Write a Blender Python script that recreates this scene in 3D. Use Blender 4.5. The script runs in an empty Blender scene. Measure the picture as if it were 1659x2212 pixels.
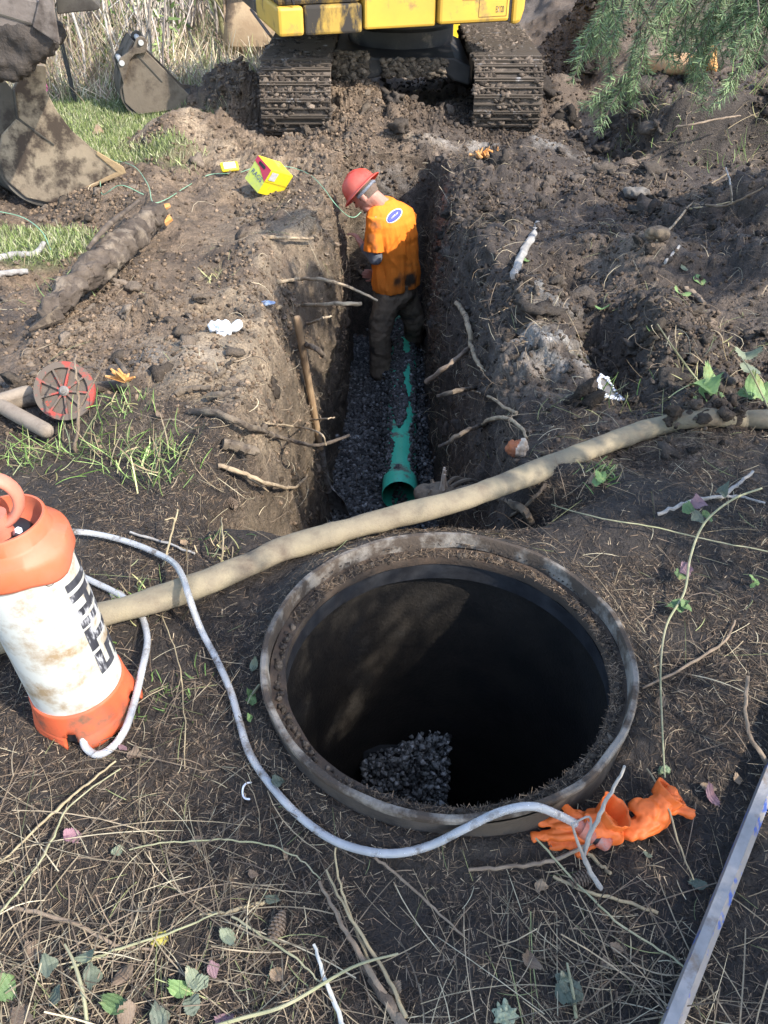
import bpy, bmesh, math, random
import numpy as np
from mathutils import Vector, Matrix, Quaternion
from mathutils.bvhtree import BVHTree

random.seed(7); RNG = np.random.default_rng(7)
R = math.radians
scene = bpy.context.scene
COL = scene.collection

# ------------------------------------------------------------------ camera, world, sun, exposure
PITCH, CAMH, FPX = 38.5, 1.70, 1838.0
cam_d = bpy.data.cameras.new('camera'); cam = bpy.data.objects.new('camera', cam_d); COL.objects.link(cam)
cam.location = (0, 0, CAMH); cam.rotation_euler = (R(90 - PITCH), 0, 0)
cam_d.sensor_fit = 'VERTICAL'; cam_d.sensor_height = 36; cam_d.lens = FPX / 2212 * 36
cam_d.clip_start = 0.05; cam_d.clip_end = 400
scene.camera = cam

SUN_EL, SUN_AZ = 42.0, -35.0           # azimuth measured from +X towards +Y
TS = Vector((math.cos(R(SUN_EL)) * math.cos(R(SUN_AZ)), math.cos(R(SUN_EL)) * math.sin(R(SUN_AZ)), math.sin(R(SUN_EL))))
sd = bpy.data.lights.new('sun', 'SUN'); sd.energy = 2.25; sd.angle = R(0.55); sd.color = (1.0, 0.945, 0.86)
so = bpy.data.objects.new('sun', sd); COL.objects.link(so)
so.rotation_euler = (-TS).to_track_quat('-Z', 'Y').to_euler()
w = bpy.data.worlds.new('World'); scene.world = w; w.use_nodes = True
nt = w.node_tree; bg = nt.nodes['Background']
sky = nt.nodes.new('ShaderNodeTexSky'); sky.sky_type = 'NISHITA'; sky.sun_disc = False
sky.sun_elevation = R(SUN_EL); sky.sun_rotation = R(90 - SUN_AZ)
nt.links.new(sky.outputs[0], bg.inputs[0]); bg.inputs[1].default_value = 0.15
scene.view_settings.view_transform = 'Standard'; scene.view_settings.look = 'None'
scene.view_settings.exposure = 1.85; scene.view_settings.gamma = 1.0
scene.view_settings.use_curve_mapping = False

# ------------------------------------------------------------------ picture -> place helpers
cp, sp = math.cos(R(PITCH)), math.sin(R(PITCH))
def ray(px, py):
    v = (1106 - py) / FPX; u = (px - 829.5) / FPX
    return Vector((u, cp + v * sp, -sp + v * cp))
def PZ(px, py, z):
    d = ray(px, py); t = (z - CAMH) / d.z
    return Vector((d.x * t, d.y * t, z))
def PY(px, py, y):
    d = ray(px, py); t = y / d.y
    return Vector((d.x * t, y, CAMH + d.z * t))

# ------------------------------------------------------------------ noise
def _h(ix, iy, iz, s):
    n = (ix.astype(np.int64) * 374761393 + iy.astype(np.int64) * 668265263 + iz.astype(np.int64) * 2147483647 + s * 1274126177) & 0xffffffff
    n = ((n ^ (n >> 13)) * 1274126177) & 0xffffffff
    n = ((n ^ (n >> 16)) * 2246822519) & 0xffffffff
    return ((n ^ (n >> 15)) & 0xffffff) / float(0xffffff)
def vn(x, y, z=None, s=0):
    x = np.asarray(x, float); y = np.asarray(y, float)
    z = np.zeros_like(x) if z is None else np.asarray(z, float)
    ix, iy, iz = np.floor(x), np.floor(y), np.floor(z)
    fx, fy, fz = x - ix, y - iy, z - iz
    fx = fx * fx * (3 - 2 * fx); fy = fy * fy * (3 - 2 * fy); fz = fz * fz * (3 - 2 * fz)
    r = 0
    for a in (0, 1):
        wx = fx if a else 1 - fx
        for b in (0, 1):
            wy = fy if b else 1 - fy
            for c in (0, 1):
                wz = fz if c else 1 - fz
                r = r + wx * wy * wz * _h(ix + a, iy + b, iz + c, s)
    return r * 2 - 1
def fbm(x, y, z=None, f=1.0, o=4, s=0, g=0.5):
    r = 0; a = 1.0; n = 0
    for i in range(o):
        r = r + a * vn(x * f, y * f, None if z is None else z * f, s + i * 17); n += a
        a *= g; f *= 2.03
    return r / n
def ss(x, a=0.0, b=1.0):
    t = np.clip((np.asarray(x, float) - a) / (b - a), 0, 1); return t * t * (3 - 2 * t)
def gau(x, y, cx, cy, sx, sy=None):
    sy = sx if sy is None else sy
    return np.exp(-((x - cx) / sx) ** 2 - ((y - cy) / sy) ** 2)

# ------------------------------------------------------------------ materials
def rgb(h):   # sRGB hex -> linear
    v = [int(h[i:i + 2], 16) / 255 for i in (0, 2, 4)]
    return tuple((c / 12.92 if c <= .04045 else ((c + .055) / 1.055) ** 2.4) for c in v)
def c4(c):
    return (c[0], c[1], c[2], 1.0)
MATS = {}
def mat(name, c1, c2=None, sc=6, rough=.85, bump=0.0, bsc=40, dirt=None, damt=0.0, dsc=4, metal=0.0, spec=.3,
        attr=False, stretch=(1, 1, 1), trans=0.0, dsoft=.06, wave=None, bdist=.01, emit=None, drough=.95, vlo=.65, vhi=1.3):
    m = bpy.data.materials.new(name); m.use_nodes = True; MATS[name] = m
    N, L = m.node_tree.nodes, m.node_tree.links
    b = N['Principled BSDF']
    tc = N.new('ShaderNodeTexCoord'); mp = N.new('ShaderNodeMapping'); mp.inputs['Scale'].default_value = stretch
    L.new(tc.outputs['Object'], mp.inputs[0])
    def noise(scale, det=6, rg=.6):
        n = N.new('ShaderNodeTexNoise'); n.inputs['Scale'].default_value = scale; n.inputs['Detail'].default_value = det
        n.inputs['Roughness'].default_value = rg; L.new(mp.outputs[0], n.inputs[0]); return n.outputs[0]
    def mrange(v, a, bb, c, d):
        n = N.new('ShaderNodeMapRange'); n.inputs[1].default_value = a; n.inputs[2].default_value = bb
        n.inputs[3].default_value = c; n.inputs[4].default_value = d; L.new(v, n.inputs[0]); return n.outputs[0]
    def mix(f, a, bb, mode='MIX'):
        n = N.new('ShaderNodeMix'); n.data_type = 'RGBA'; n.blend_type = mode
        for s, v in ((0, f), (6, a), (7, bb)):
            if isinstance(v, (int, float)): n.inputs[s].default_value = v
            elif isinstance(v, tuple): n.inputs[s].default_value = c4(v)
            else: L.new(v, n.inputs[s])
        return n.outputs[2]
    f = mrange(noise(sc), .36, .64, 0, 1)
    if attr:
        a = N.new('ShaderNodeAttribute'); a.attribute_name = 'Col'
        k = mrange(noise(sc, 8, .7), .3, .7, vlo, vhi)
        col = mix(1.0, a.outputs['Color'], (1, 1, 1), 'MULTIPLY')
        cm = N.new('ShaderNodeVectorMath'); cm.operation = 'SCALE'; L.new(col, cm.inputs[0]); L.new(k, cm.inputs['Scale'])
        col = cm.outputs[0]
    else:
        col = mix(f, tuple(c1), tuple(c2 if c2 else c1))
    rg = None
    if dirt is not None:
        t = .5 + (.5 - damt) * .5
        df = mrange(noise(dsc, 9, .65), t - dsoft, t + dsoft, 0, 1)
        col = mix(df, col, tuple(dirt))
        rg = mrange(df, 0, 1, rough, drough)
    L.new(col, b.inputs['Base Color'])
    if rg is not None: L.new(rg, b.inputs['Roughness'])
    else: b.inputs['Roughness'].default_value = rough
    b.inputs['Metallic'].default_value = metal
    b.inputs['Specular IOR Level'].default_value = spec
    if trans: b.inputs['Transmission Weight'].default_value = trans
    if bump:
        bn = N.new('ShaderNodeBump'); bn.inputs['Strength'].default_value = bump; bn.inputs['Distance'].default_value = bdist
        h = noise(bsc, 5, .6)
        if wave:
            wv = N.new('ShaderNodeTexWave'); wv.inputs['Scale'].default_value = wave; wv.inputs['Distortion'].default_value = .6
            L.new(mp.outputs[0], wv.inputs[0])
            h2 = N.new('ShaderNodeMath'); h2.operation = 'ADD'; L.new(h, h2.inputs[0]); L.new(wv.outputs[1], h2.inputs[1]); h = h2.outputs[0]
        L.new(h, bn.inputs['Height']); L.new(bn.outputs[0], b.inputs['Normal'])
    return m

# ------------------------------------------------------------------ mesh helpers
def tag(o, label=None, cat=None, group=None, kind=None):
    if label: o['label'] = label
    if cat: o['category'] = cat
    if group: o['group'] = group
    if kind: o['kind'] = kind
    return o
def root_loc(o):
    v = Vector((0, 0, 0))
    while o: v += o.location; o = o.parent
    return v
def empty(name, loc, label=None, cat=None, group=None):
    o = bpy.data.objects.new(name, None); COL.objects.link(o); o.location = loc; o.empty_display_size = .1
    return tag(o, label, cat, group)
def mk(name, V, F, m, parent=None, smooth=True, col=None, base=True, local=False):
    """V world coordinates; a child is stored relative to its parent chain, a top-level mesh gets its origin at its base."""
    V = np.asarray(V, float).reshape(-1, 3)
    loc = Vector((0, 0, 0))
    if local: pass
    elif parent is not None: V = V - np.array(root_loc(parent))
    elif base:
        loc = Vector(((V[:, 0].min() + V[:, 0].max()) / 2, (V[:, 1].min() + V[:, 1].max()) / 2, V[:, 2].min())); V = V - np.array(loc)
    me = bpy.data.meshes.new(name)
    if isinstance(F, np.ndarray):
        n, k = F.shape
        me.vertices.add(len(V)); me.vertices.foreach_set('co', V.astype(np.float32).ravel())
        me.loops.add(n * k); me.loops.foreach_set('vertex_index', F.astype(np.int32).ravel())
        me.polygons.add(n); me.polygons.foreach_set('loop_start', np.arange(0, n * k, k, dtype=np.int32))
        me.update(calc_edges=True); me.validate()
    else:
        me.from_pydata([tuple(v) for v in V], [], F); me.update()
    if smooth: me.polygons.foreach_set('use_smooth', np.ones(len(me.polygons), dtype=bool))
    if col is not None:
        a = me.color_attributes.new('Col', 'FLOAT_COLOR', 'POINT')
        c = np.ones((len(V), 4), np.float32); c[:, :3] = col; a.data.foreach_set('color', c.ravel())
    o = bpy.data.objects.new(name, me); COL.objects.link(o); o.location = loc
    if m is not None: me.materials.append(m)
    if parent is not None: o.parent = parent
    return o
def basis(d):
    d = Vector(d).normalized(); a = Vector((0, 0, 1)) if abs(d.z) < .9 else Vector((1, 0, 0))
    s = d.cross(a).normalized(); return s, s.cross(d).normalized(), d
def cr(P, k=6):
    P = [Vector(p) for p in P]
    if len(P) < 3: return [P[0].lerp(P[-1], i / k) for i in range(k + 1)]
    out = []; Q = [P[0] * 2 - P[1]] + P + [P[-1] * 2 - P[-2]]
    for i in range(1, len(Q) - 2):
        a, b, c, d = Q[i - 1:i + 3]
        for j in range(k):
            t = j / k
            out.append(.5 * ((2 * b) + (c - a) * t + (2 * a - 5 * b + 4 * c - d) * t * t + (3 * b - a - 3 * c + d) * t ** 3))
    out.append(P[-1]); return out
class MB:
    def __init__(s): s.V = []; s.F = []
    def add(s, V, F):
        n = len(s.V); s.V += [tuple(v) for v in V]; s.F += [tuple(i + n for i in f) for f in F]; return s
    def box(s, c, d, M=None):
        c = Vector(c); M = M or Matrix.Identity(3)
        V = [c + M @ Vector((x * d[0] / 2, y * d[1] / 2, z * d[2] / 2)) for x in (-1, 1) for y in (-1, 1) for z in (-1, 1)]
        return s.add(V, [(0, 1, 3, 2), (4, 6, 7, 5), (0, 4, 5, 1), (2, 3, 7, 6), (0, 2, 6, 4), (1, 5, 7, 3)])
    def tube(s, P, r, n=8, caps=True, flat=None, seed=None, wob=0.0):
        P = [Vector(p) for p in P]; m = len(P)
        rr = r if hasattr(r, '__len__') else [r] * m
        if len(rr) != m: rr = [float(np.interp(i / (m - 1), np.linspace(0, 1, len(rr)), rr)) for i in range(m)]
        V = []; u = None
        for i, p in enumerate(P):
            d = (P[min(i + 1, m - 1)] - P[max(i - 1, 0)])
            d = d.normalized() if d.length > 1e-9 else Vector((0, 0, 1))
            if u is None: u = basis(d)[0]
            u = (u - d * u.dot(d)); u = u.normalized() if u.length > 1e-6 else basis(d)[0]
            v = d.cross(u)
            for k in range(n):
                a = 2 * math.pi * k / n; q = rr[i] * (1 + (wob * math.sin(i * 1.7 + k * 2.3 + (seed or 0)) if wob else 0))
                V.append(p + (u * math.cos(a) + v * math.sin(a)) * q)
        F = [(i * n + k, i * n + (k + 1) % n, (i + 1) * n + (k + 1) % n, (i + 1) * n + k) for i in range(m - 1) for k in range(n)]
        if caps: F += [tuple(range(n - 1, -1, -1)), tuple((m - 1) * n + k for k in range(n))]
        return s.add(V, F)
    def cyl(s, a, b, r0, r1=None, n=16): return s.tube([a, b], [r0, r0 if r1 is None else r1], n)
    def lathe(s, prof, n=32, c=(0, 0, 0), closed=False, M=None):
        c = Vector(c); M = M or Matrix.Identity(3); m = len(prof)
        V = [c + M @ Vector((r * math.cos(2 * math.pi * k / n), r * math.sin(2 * math.pi * k / n), z)) for r, z in prof for k in range(n)]
        F = [(i * n + k, i * n + (k + 1) % n, (i + 1) * n + (k + 1) % n, (i + 1) * n + k) for i in range(m - 1) for k in range(n)]
        return s.add(V, F)
    def prism(s, poly, h0, h1, T):
        """poly: 2-d outline (ccw); T(a, b, h) -> world point"""
        n = len(poly); V = [T(a, b, h0) for a, b in poly] + [T(a, b, h1) for a, b in poly]
        F = [tuple(range(n - 1, -1, -1)), tuple(range(n, 2 * n))] + [(i, (i + 1) % n, n + (i + 1) % n, n + i) for i in range(n)]
        return s.add(V, F)
    def capsule(s, a, b, r0, r1, n=14, k=5):
        a, b = Vector(a), Vector(b); d = (b - a); L = d.length; d = d / L if L > 1e-6 else Vector((0, 0, 1))
        P = []; rr = []
        for i in range(k + 1):
            t = (i + .02) / k * math.pi / 2; P.append(a - d * (r0 * math.cos(t))); rr.append(r0 * math.sin(t))
        for i in range(k + 1):
            t = (1 - (i - .02) / k) * math.pi / 2; P.append(b + d * (r1 * math.cos(t))); rr.append(max(r1 * math.sin(t), 1e-4))
        return s.tube(P, rr, n)
    def ell(s, c, r, M=None, n=18, m=12):
        M = M or Matrix.Identity(3); c = Vector(c)
        prof = [(math.sin(math.pi * (i + .01) / (m + .02)), -math.cos(math.pi * (i + .01) / (m + .02))) for i in range(m + 1)]
        V = [c + M @ Vector((q * math.cos(2 * math.pi * k / n) * r[0], q * math.sin(2 * math.pi * k / n) * r[1], z * r[2])) for q, z in prof for k in range(n)]
        F = [(i * n + k, i * n + (k + 1) % n, (i + 1) * n + (k + 1) % n, (i + 1) * n + k) for i in range(m) for k in range(n)]
        F += [tuple(range(n - 1, -1, -1)), tuple(m * n + k for k in range(n))]
        return s.add(V, F)
    def build(s, name, m, parent=None, smooth=True, bevel=0, local=False, col=None, auto=True):
        o = mk(name, s.V, s.F, m, parent, smooth, col, True, local)
        if bevel:
            b = o.modifiers.new('b', 'BEVEL'); b.width = bevel; b.segments = 2; b.limit_method = 'ANGLE'; b.angle_limit = R(40)
        if smooth and auto:
            try: o.data.set_sharp_from_angle(angle=R(42))
            except Exception: pass
        return o
def remesh(mb, vox, smooth=2, disp=None):
    """one continuous surface out of overlapping closed pieces"""
    me = bpy.data.meshes.new('t'); me.from_pydata([tuple(v) for v in mb.V], [], mb.F); me.update()
    o = bpy.data.objects.new('t', me); COL.objects.link(o)
    a = o.modifiers.new('r', 'REMESH'); a.mode = 'VOXEL'; a.voxel_size = vox
    if smooth:
        b = o.modifiers.new('s', 'SMOOTH'); b.iterations = smooth; b.factor = .5
    dg = bpy.context.evaluated_depsgraph_get(); e = o.evaluated_get(dg).to_mesh()
    n = len(e.vertices); V = np.zeros(n * 3, np.float32); e.vertices.foreach_get('co', V); V = V.reshape(-1, 3).astype(float)
    Nn = np.zeros(n * 3, np.float32); e.vertices.foreach_get('normal', Nn); Nn = Nn.reshape(-1, 3).astype(float)
    F = [tuple(p.vertices) for p in e.polygons]
    o.evaluated_get(dg).to_mesh_clear(); bpy.data.objects.remove(o); bpy.data.meshes.remove(me)
    if disp is not None: V = V + Nn * disp(V)[:, None]
    return V, F
def text_mesh(body, size=1.0, shear=0.0, res=3):
    c = bpy.data.curves.new('t', 'FONT'); c.body = body; c.size = size; c.shear = shear; c.resolution_u = res
    c.align_x = 'CENTER'; c.align_y = 'CENTER'
    o = bpy.data.objects.new('t', c); COL.objects.link(o)
    dg = bpy.context.evaluated_depsgraph_get(); e = o.evaluated_get(dg).to_mesh()
    V = [Vector(v.co) for v in e.vertices]; F = [tuple(p.vertices) for p in e.polygons]
    o.evaluated_get(dg).to_mesh_clear(); bpy.data.objects.remove(o); bpy.data.curves.remove(c)
    return V, F
def ico(sub):
    bm = bmesh.new(); bmesh.ops.create_icosphere(bm, subdivisions=sub, radius=1)
    V = np.array([v.co[:] for v in bm.verts]); F = np.array([[v.index for v in f.verts] for f in bm.faces]); bm.free(); return V, F
# ------------------------------------------------------------------ terrain with the open trench
RC = (0.158, 1.434); RR, RZ = 0.462, 0.12        # riser centre, outer radius, rim height
def zbase(y): return -.058 * np.clip(np.asarray(y, float) - 2, 0, 5.8)
def g2(px, py):
    p = PZ(px, py, 0)
    for _ in range(8): p = PZ(px, py, float(zbase(p.y)))
    return p
def zfloor(y): return -1.69 - .055 * np.clip(np.asarray(y, float) - 4.27, -2, 2.8)
MOUNDS = [(425, 318, .30, .42, .34), (385, 350, .16, .30, .3), (505, 245, .40, .34, .30), (545, 262, .25, .25, .25), (770, 262, .22, .40, .45), (700, 250, .16, .3, .4),
          (900, 275, .10, .5, .35), (1250, 175, .50, .50, .45), (1200, 235, .24, .3, .4), (1330, 185, .30, .6, .5), (1560, 190, .26, .8, .5),
          (300, 405, .20, .25, .18), (240, 455, .12, .3, .2), (345, 470, .10, .2, .2), (1620, 500, .36, .35, .5), (1640, 620, .2, .3, .4),
          (1390, 590, .22, .20, .28), (1420, 720, .22, .2, .35), (1130, 690, .15, .18, .5), (1190, 800, .07, .2, .3), (1480, 790, .10, .2, .2),
          (1060, 560, .09, .2, .5), (1260, 560, .08, .25, .2), (1190, 1060, .07, .2, .14), (1330, 1110, .06, .3, .2), (1560, 960, .06, .25, .15),
          (560, 960, .07, .25, .25), (500, 1010, .05, .2, .2), (330, 690, .12, .12, .1), (560, 560, .10, .25, .4), (930, 400, .06, .3, .15), (1500, 900, .05, .1, .06),
          (1080, 400, .10, .3, .3), (1150, 330, .10, .3, .25), (980, 330, -.05, .3, .2)]
PITS = [(1110, 1085, -.28, .20, .09), (1310, 760, -.17, .10, .35), (1310, 840, -.05, .06, .1), (1230, 600, -.10, .3, .2), (690, 1110, -.10, .12, .12)]
MG = [(g2(a, b), h, sx, sy) for a, b, h, sx, sy in MOUNDS + PITS]
def edges(y):
    y = np.asarray(y, float)
    L = -.345 + .055 * ss(y, 4.2, 6.4) + .018 * vn(y * 1.7, y * 0 + 3.3) + .010 * vn(y * 6, y * 0 + 8.3)
    Rr = .345 - .01 * ss(y, 4.2, 6.4) + .018 * vn(y * 1.9, y * 0 + 13.3) + .010 * vn(y * 5, y * 0 + 18.3)
    wL = (.30 - .19 * ss(y, 4.3, 6.0)) * (1 + .35 * vn(y * 2.2, y * 0 + 5.1))
    wR = (.20 - .08 * ss(y, 4.0, 6.0)) * (1 + .4 * vn(y * 2.5, y * 0 + 25.1))
    return L, Rr, wL, wR
FR_D = np.array([0, .10, .22, .50, .80, 1.0]); FR_Z = np.array([1, .74, .50, .20, .05, 0.0])
def lawn_mask(x, y):
    n = .45 * fbm(x, y, f=1.3, s=60, o=3)
    a = ss(y + n, 6.5, 7.0) * ss(-x + n * .5, 1.35 + .0, 1.75) * (1 - ss(x, -1.0, -.8))
    a = a * (1 - ss(gau(x, y, MG[0][0].x, MG[0][0].y, .6, .5), .25, .5)) * (1 - ss(gau(x, y, MG[2][0].x, MG[2][0].y, .5, .45), .25, .5))
    b = ss(gau(x, y, -2.1, 4.9, .55, .40) + .3 * n, .45, .7)
    return np.clip(a + b, 0, 1)
def rough_mask(x, y):
    r = ss(y, 2.2, 3.0) * .9 + .10
    r = r * (1 - .85 * lawn_mask(x, y))
    r = r * (1 - .55 * gau(x, y, -1.25, 3.85, .45, .55))
    return r * (1 - .6 * ss(y, 9.5, 12))
def H(x, y, full=True):
    x = np.asarray(x, float); y = np.asarray(y, float)
    z = zbase(y) + 0.0
    r = rough_mask(x, y)
    z = z + .035 * fbm(x, y, f=.9, o=2, s=1) * ss(y, 1.6, 3)
    z = z + r * (.075 * fbm(x, y, f=2.1, o=2, s=2) + .055 * fbm(x, y, f=5.3, o=2, s=3))
    for p, h, sx, sy in MG: z = z + h * gau(x, y, p.x, p.y, sx, sy)
    # raised terrace on the right with its cut face
    n = .30 * fbm(x, y, f=1.3, s=40, o=3)
    z = z + .46 * ss(y + n - .12 * (x - 2), 6.55, 6.78) * ss(x + n, 1.75, 2.2) * (1 - .5 * ss(y, 9, 12))
    z = z + .05 * np.clip(y - 9, 0, 14) * ss(x, .3, 2.0)
    # soil banked against the riser
    d = np.hypot(x - RC[0], y - RC[1]); th = np.arctan2(y - RC[1], x - RC[0])
    z = z + (.085 * ss(np.sin(th), -.15, .75) + .01) * np.exp(-((d - .47) / .10) ** 2) * (d > .40)
    z = z + .050 * np.exp(-((d - .47) / .055) ** 2) * (d > .40) * ss(-np.sin(th), -.3, .5) * (1 - np.exp(-((th + .92) / .42) ** 2))
    if not full: return z
    L, Rr, wL, wR = edges(y)
    fr = np.where(x < 0, np.interp((L - x) / wL, FR_D, FR_Z), np.interp((x - Rr) / wR, FR_D, FR_Z))
    T = np.minimum(np.interp(y, [2.05, 2.12, 2.22], [0, .6, 1]), np.interp(y, [7.00, 7.04, 7.12, 7.22], [1, .75, .25, 0]))
    return z + (zfloor(y) + .02 * fbm(x, y, f=4, o=2, s=9) - z) * fr * T
def PG(px, py, lift=0.0):
    """where the line of sight first meets the ground"""
    d = ray(px, py); t = np.arange(.6, 30, .01); x = d.x * t; y = d.y * t; z = CAMH + d.z * t
    k = int(np.argmax(z < H(x, y))); p = Vector((x[k], y[k], z[k])); p.z += lift; return p

def spaced(a, b, f):
    out = [a]
    while out[-1] < b: out.append(out[-1] + f(out[-1]))
    return out
ys = spaced(.35, 2.03, lambda v: .0115) + list(np.linspace(2.04, 2.24, 40)) + spaced(2.255, 6.98, lambda v: .0085 + .0028 * v)
ys = ys + list(np.linspace(7.00, 7.22, 60)) + spaced(7.25, 30, lambda v: .012 + .0045 * (v - 3) + .02 * max(0, v - 12))
ys = np.unique(np.array(ys))
fz = np.linspace(1, 0, 400); fd = np.interp(-fz, -FR_Z, FR_D)
arc = np.concatenate([[0], np.cumsum(np.hypot(np.diff(fd) * .25, np.diff(fz) * 1.55))]); arc /= arc[-1]
wall_u = np.interp(np.linspace(0, 1, 84), arc, fd)
out_u = np.array(spaced(.012, 16, lambda v: .011 + .022 * max(0, v - .9) + .05 * max(0, v - 4)))
U = np.concatenate([-(2 + out_u[::-1]), -(1 + wall_u[::-1]), np.linspace(-1, 1, 32)[1:-1], 1 + wall_u, 2 + out_u])
L, Rr, wL, wR = [v[:, None] for v in edges(ys)]
u = U[None, :]
X = np.where(u < -2, L - wL + (u + 2), np.where(u < -1, L + wL * (u + 1), np.where(u <= 1, L + (Rr - L) * (u + 1) / 2, np.where(u <= 2, Rr + wR * (u - 1), Rr + wR + (u - 2)))))
Y = np.repeat(ys[:, None], len(U), 1)
Z = H(X, Y)
P3 = np.stack([X, Y, Z], -1)
du = np.gradient(P3, axis=1); dv = np.gradient(P3, axis=0)
NN = np.cross(du, dv); NN /= np.linalg.norm(NN, axis=-1, keepdims=True) + 1e-12
steep = 1 - ss(NN[..., 2], .45, .85)
intrench = ss(-(Z - zbase(Y)), .08, .3) * (Y > 2.06) * (Y < 7.2) * (X > -.8) * (X < .7)
isfloor = (np.abs(u) < 1) * (Y > 2.24) * (Y < 7.0)
rm = rough_mask(X, Y) * (1 - isfloor) * (1 - .55 * ss(-X, .35, .5) * (1 - ss(-X, .8, 1.3)) * ss(Y, 2.4, 3) * (1 - ss(Y, 5.6, 6.5)))
rg1 = 1 - np.abs(fbm(X, Y, Z, f=4.5, o=2, s=21)) * 2.2
cr1 = fbm(X, Y, Z, f=9, o=5, s=22, g=.72); cr2 = fbm(X * 1.4, Y, Z, f=26, o=3, s=23, g=.75)
patch = .35 + ss(fbm(X, Y, f=1.1, o=2, s=24), -.35, .35)
cr1 = np.sign(cr1) * np.abs(cr1) ** .8
disp = rm * patch * (.030 * (rg1 - .5) + .062 * cr1 + .030 * cr2) + (.004 + .006 * rm) * fbm(X, Y, Z, f=60, o=2, s=29) + .006 * (1 - rm) * fbm(X, Y, f=16, o=3, s=27) * (1 - isfloor)
wallm = steep * intrench
disp = disp * (1 - .6 * wallm) + wallm * (.03 * fbm(X * .6, Y * 7, Z * 1.2, f=1, o=4, s=33) + .018 * fbm(X, Y * 26, Z * 3.5, f=1, o=3, s=35) + .012 * fbm(X, Y, Z, f=22, o=3, s=37))
disp = np.where(isfloor, .006 * fbm(X, Y, f=30, o=2), disp)
hole = np.hypot(X - RC[0], Y - RC[1]) < RR + .05
disp = np.where(hole, disp * .4, disp)
P3 = P3 + NN * disp[..., None]
# colours of the ground, sun and shade put in at left lip and cut face
def lerp(a, b, t): return a * (1 - t[..., None]) + np.array(b) * t[..., None]
n1 = fbm(X, Y, Z, f=1.6, o=4, s=50); n2 = fbm(X, Y, Z, f=9, o=3, s=51)
C = np.zeros(X.shape + (3,)) + np.array((.150, .106, .070))
C = lerp(C, (.245, .184, .122), ss(n1 + .4 * n2, 0.0, .55))
C = lerp(C, (.060, .045, .034), ss(-n1 + .5 * n2, .12, .5) * .8)
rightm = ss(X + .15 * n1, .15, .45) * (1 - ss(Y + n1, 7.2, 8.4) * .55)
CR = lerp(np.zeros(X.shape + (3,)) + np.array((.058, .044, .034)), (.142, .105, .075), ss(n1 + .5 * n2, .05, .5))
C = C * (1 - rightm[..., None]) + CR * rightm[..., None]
far = ss(Y, 8.5, 10.5) * ss(X, -1.2, .2)
C = lerp(C, (.15, .125, .105), far * ss(n1, -.3, .4) * .8)
C = lerp(C, (.21, .165, .115), ss(Y, 9.2, 10.2) * ss(-X, 1.0, 1.6) * .9)
lip = ss(-X, .30, .45) * (1 - ss(-X, .75, 1.25)) * ss(Y, 2.2, 2.8) * (1 - ss(Y, 6.2, 7)); C = lerp(C, (.255, .192, .124), lip * ss(n1 + .6 * n2, -.5, .15) * .75)  # tan left lip, lightened further for the sun falling on it
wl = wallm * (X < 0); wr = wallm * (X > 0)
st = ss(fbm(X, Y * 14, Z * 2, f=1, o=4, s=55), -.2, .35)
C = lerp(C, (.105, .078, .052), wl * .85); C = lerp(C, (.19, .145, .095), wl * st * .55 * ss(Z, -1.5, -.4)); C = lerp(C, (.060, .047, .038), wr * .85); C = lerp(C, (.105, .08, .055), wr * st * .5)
C = lerp(C, (.042, .035, .030), wallm * ss(-Z, .75, 1.45) * .55)  # trench walls get darker towards the floor
C = lerp(C, (.036, .028, .022), steep * ss(X, 1.5, 1.9) * ss(Y, 6.0, 6.3) * (1 - ss(Y, 7.6, 8.2)) * .9)  # cut face: dark topsoil, with the fir's shade also put into the colour
hum = (1 - ss(Y + .35 * n1 + .1 * n2, 2.25, 2.75)) * (1 - intrench)
hum = np.maximum(hum, (1 - ss(Y + .3 * n1, 2.7, 3.2)) * ss(-X, .5, 1.0) * .8)
C = lerp(C, (.029, .023, .019), hum * .95)
lm = lawn_mask(X, Y); C = lerp(C, (.10, .125, .045), lm * .9)
for px, py, sx, sy, k in ((1215, 640, .09, .13, .95), (1190, 690, .10, .10, .6), (1215, 790, .16, .13, .75), (1150, 770, .1, .12, .5), (1250, 740, .08, .08, .5), (1220, 330, .3, .12, .45), (830, 330, .2, .12, .3), (1270, 370, .25, .1, .4), (1010, 312, .35, .1, .5), (330, 790, .25, .12, .25)):
    p = g2(px, py); C = lerp(C, (.27, .255, .23), np.clip(gau(X, Y, p.x, p.y, sx, sy) * 1.6, 0, 1) * ss(n2 + .35 * n1, -.25, .2) * k)
C = np.where(isfloor[..., None], np.array((.035, .036, .038)), C)
n3 = fbm(X, Y, Z, f=28, o=3, s=53, g=.7); C = np.clip(C * (1 + .30 * n2[..., None] + .75 * n3[..., None] * (.35 + .65 * rm[..., None])), .010, .5)
nr, nc = X.shape
idx = np.arange(nr * nc).reshape(nr, nc)
q = np.stack([idx[:-1, :-1], idx[:-1, 1:], idx[1:, 1:], idx[1:, :-1]], -1).reshape(-1, 4)
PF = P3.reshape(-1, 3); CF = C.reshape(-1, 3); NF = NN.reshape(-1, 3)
cen = PF[q].mean(1)
keep = np.hypot(cen[:, 0] - RC[0], cen[:, 1] - RC[1]) > RR - .018
q = q[keep]; cen = cen[keep]
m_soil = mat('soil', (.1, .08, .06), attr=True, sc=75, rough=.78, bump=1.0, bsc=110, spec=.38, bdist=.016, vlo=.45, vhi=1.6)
ground = mk('ground', PF, q, m_soil, smooth=True, col=CF, base=False); tag(ground, 'churned brown soil and needle covered ground cut by the trench', kind='structure')

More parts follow.
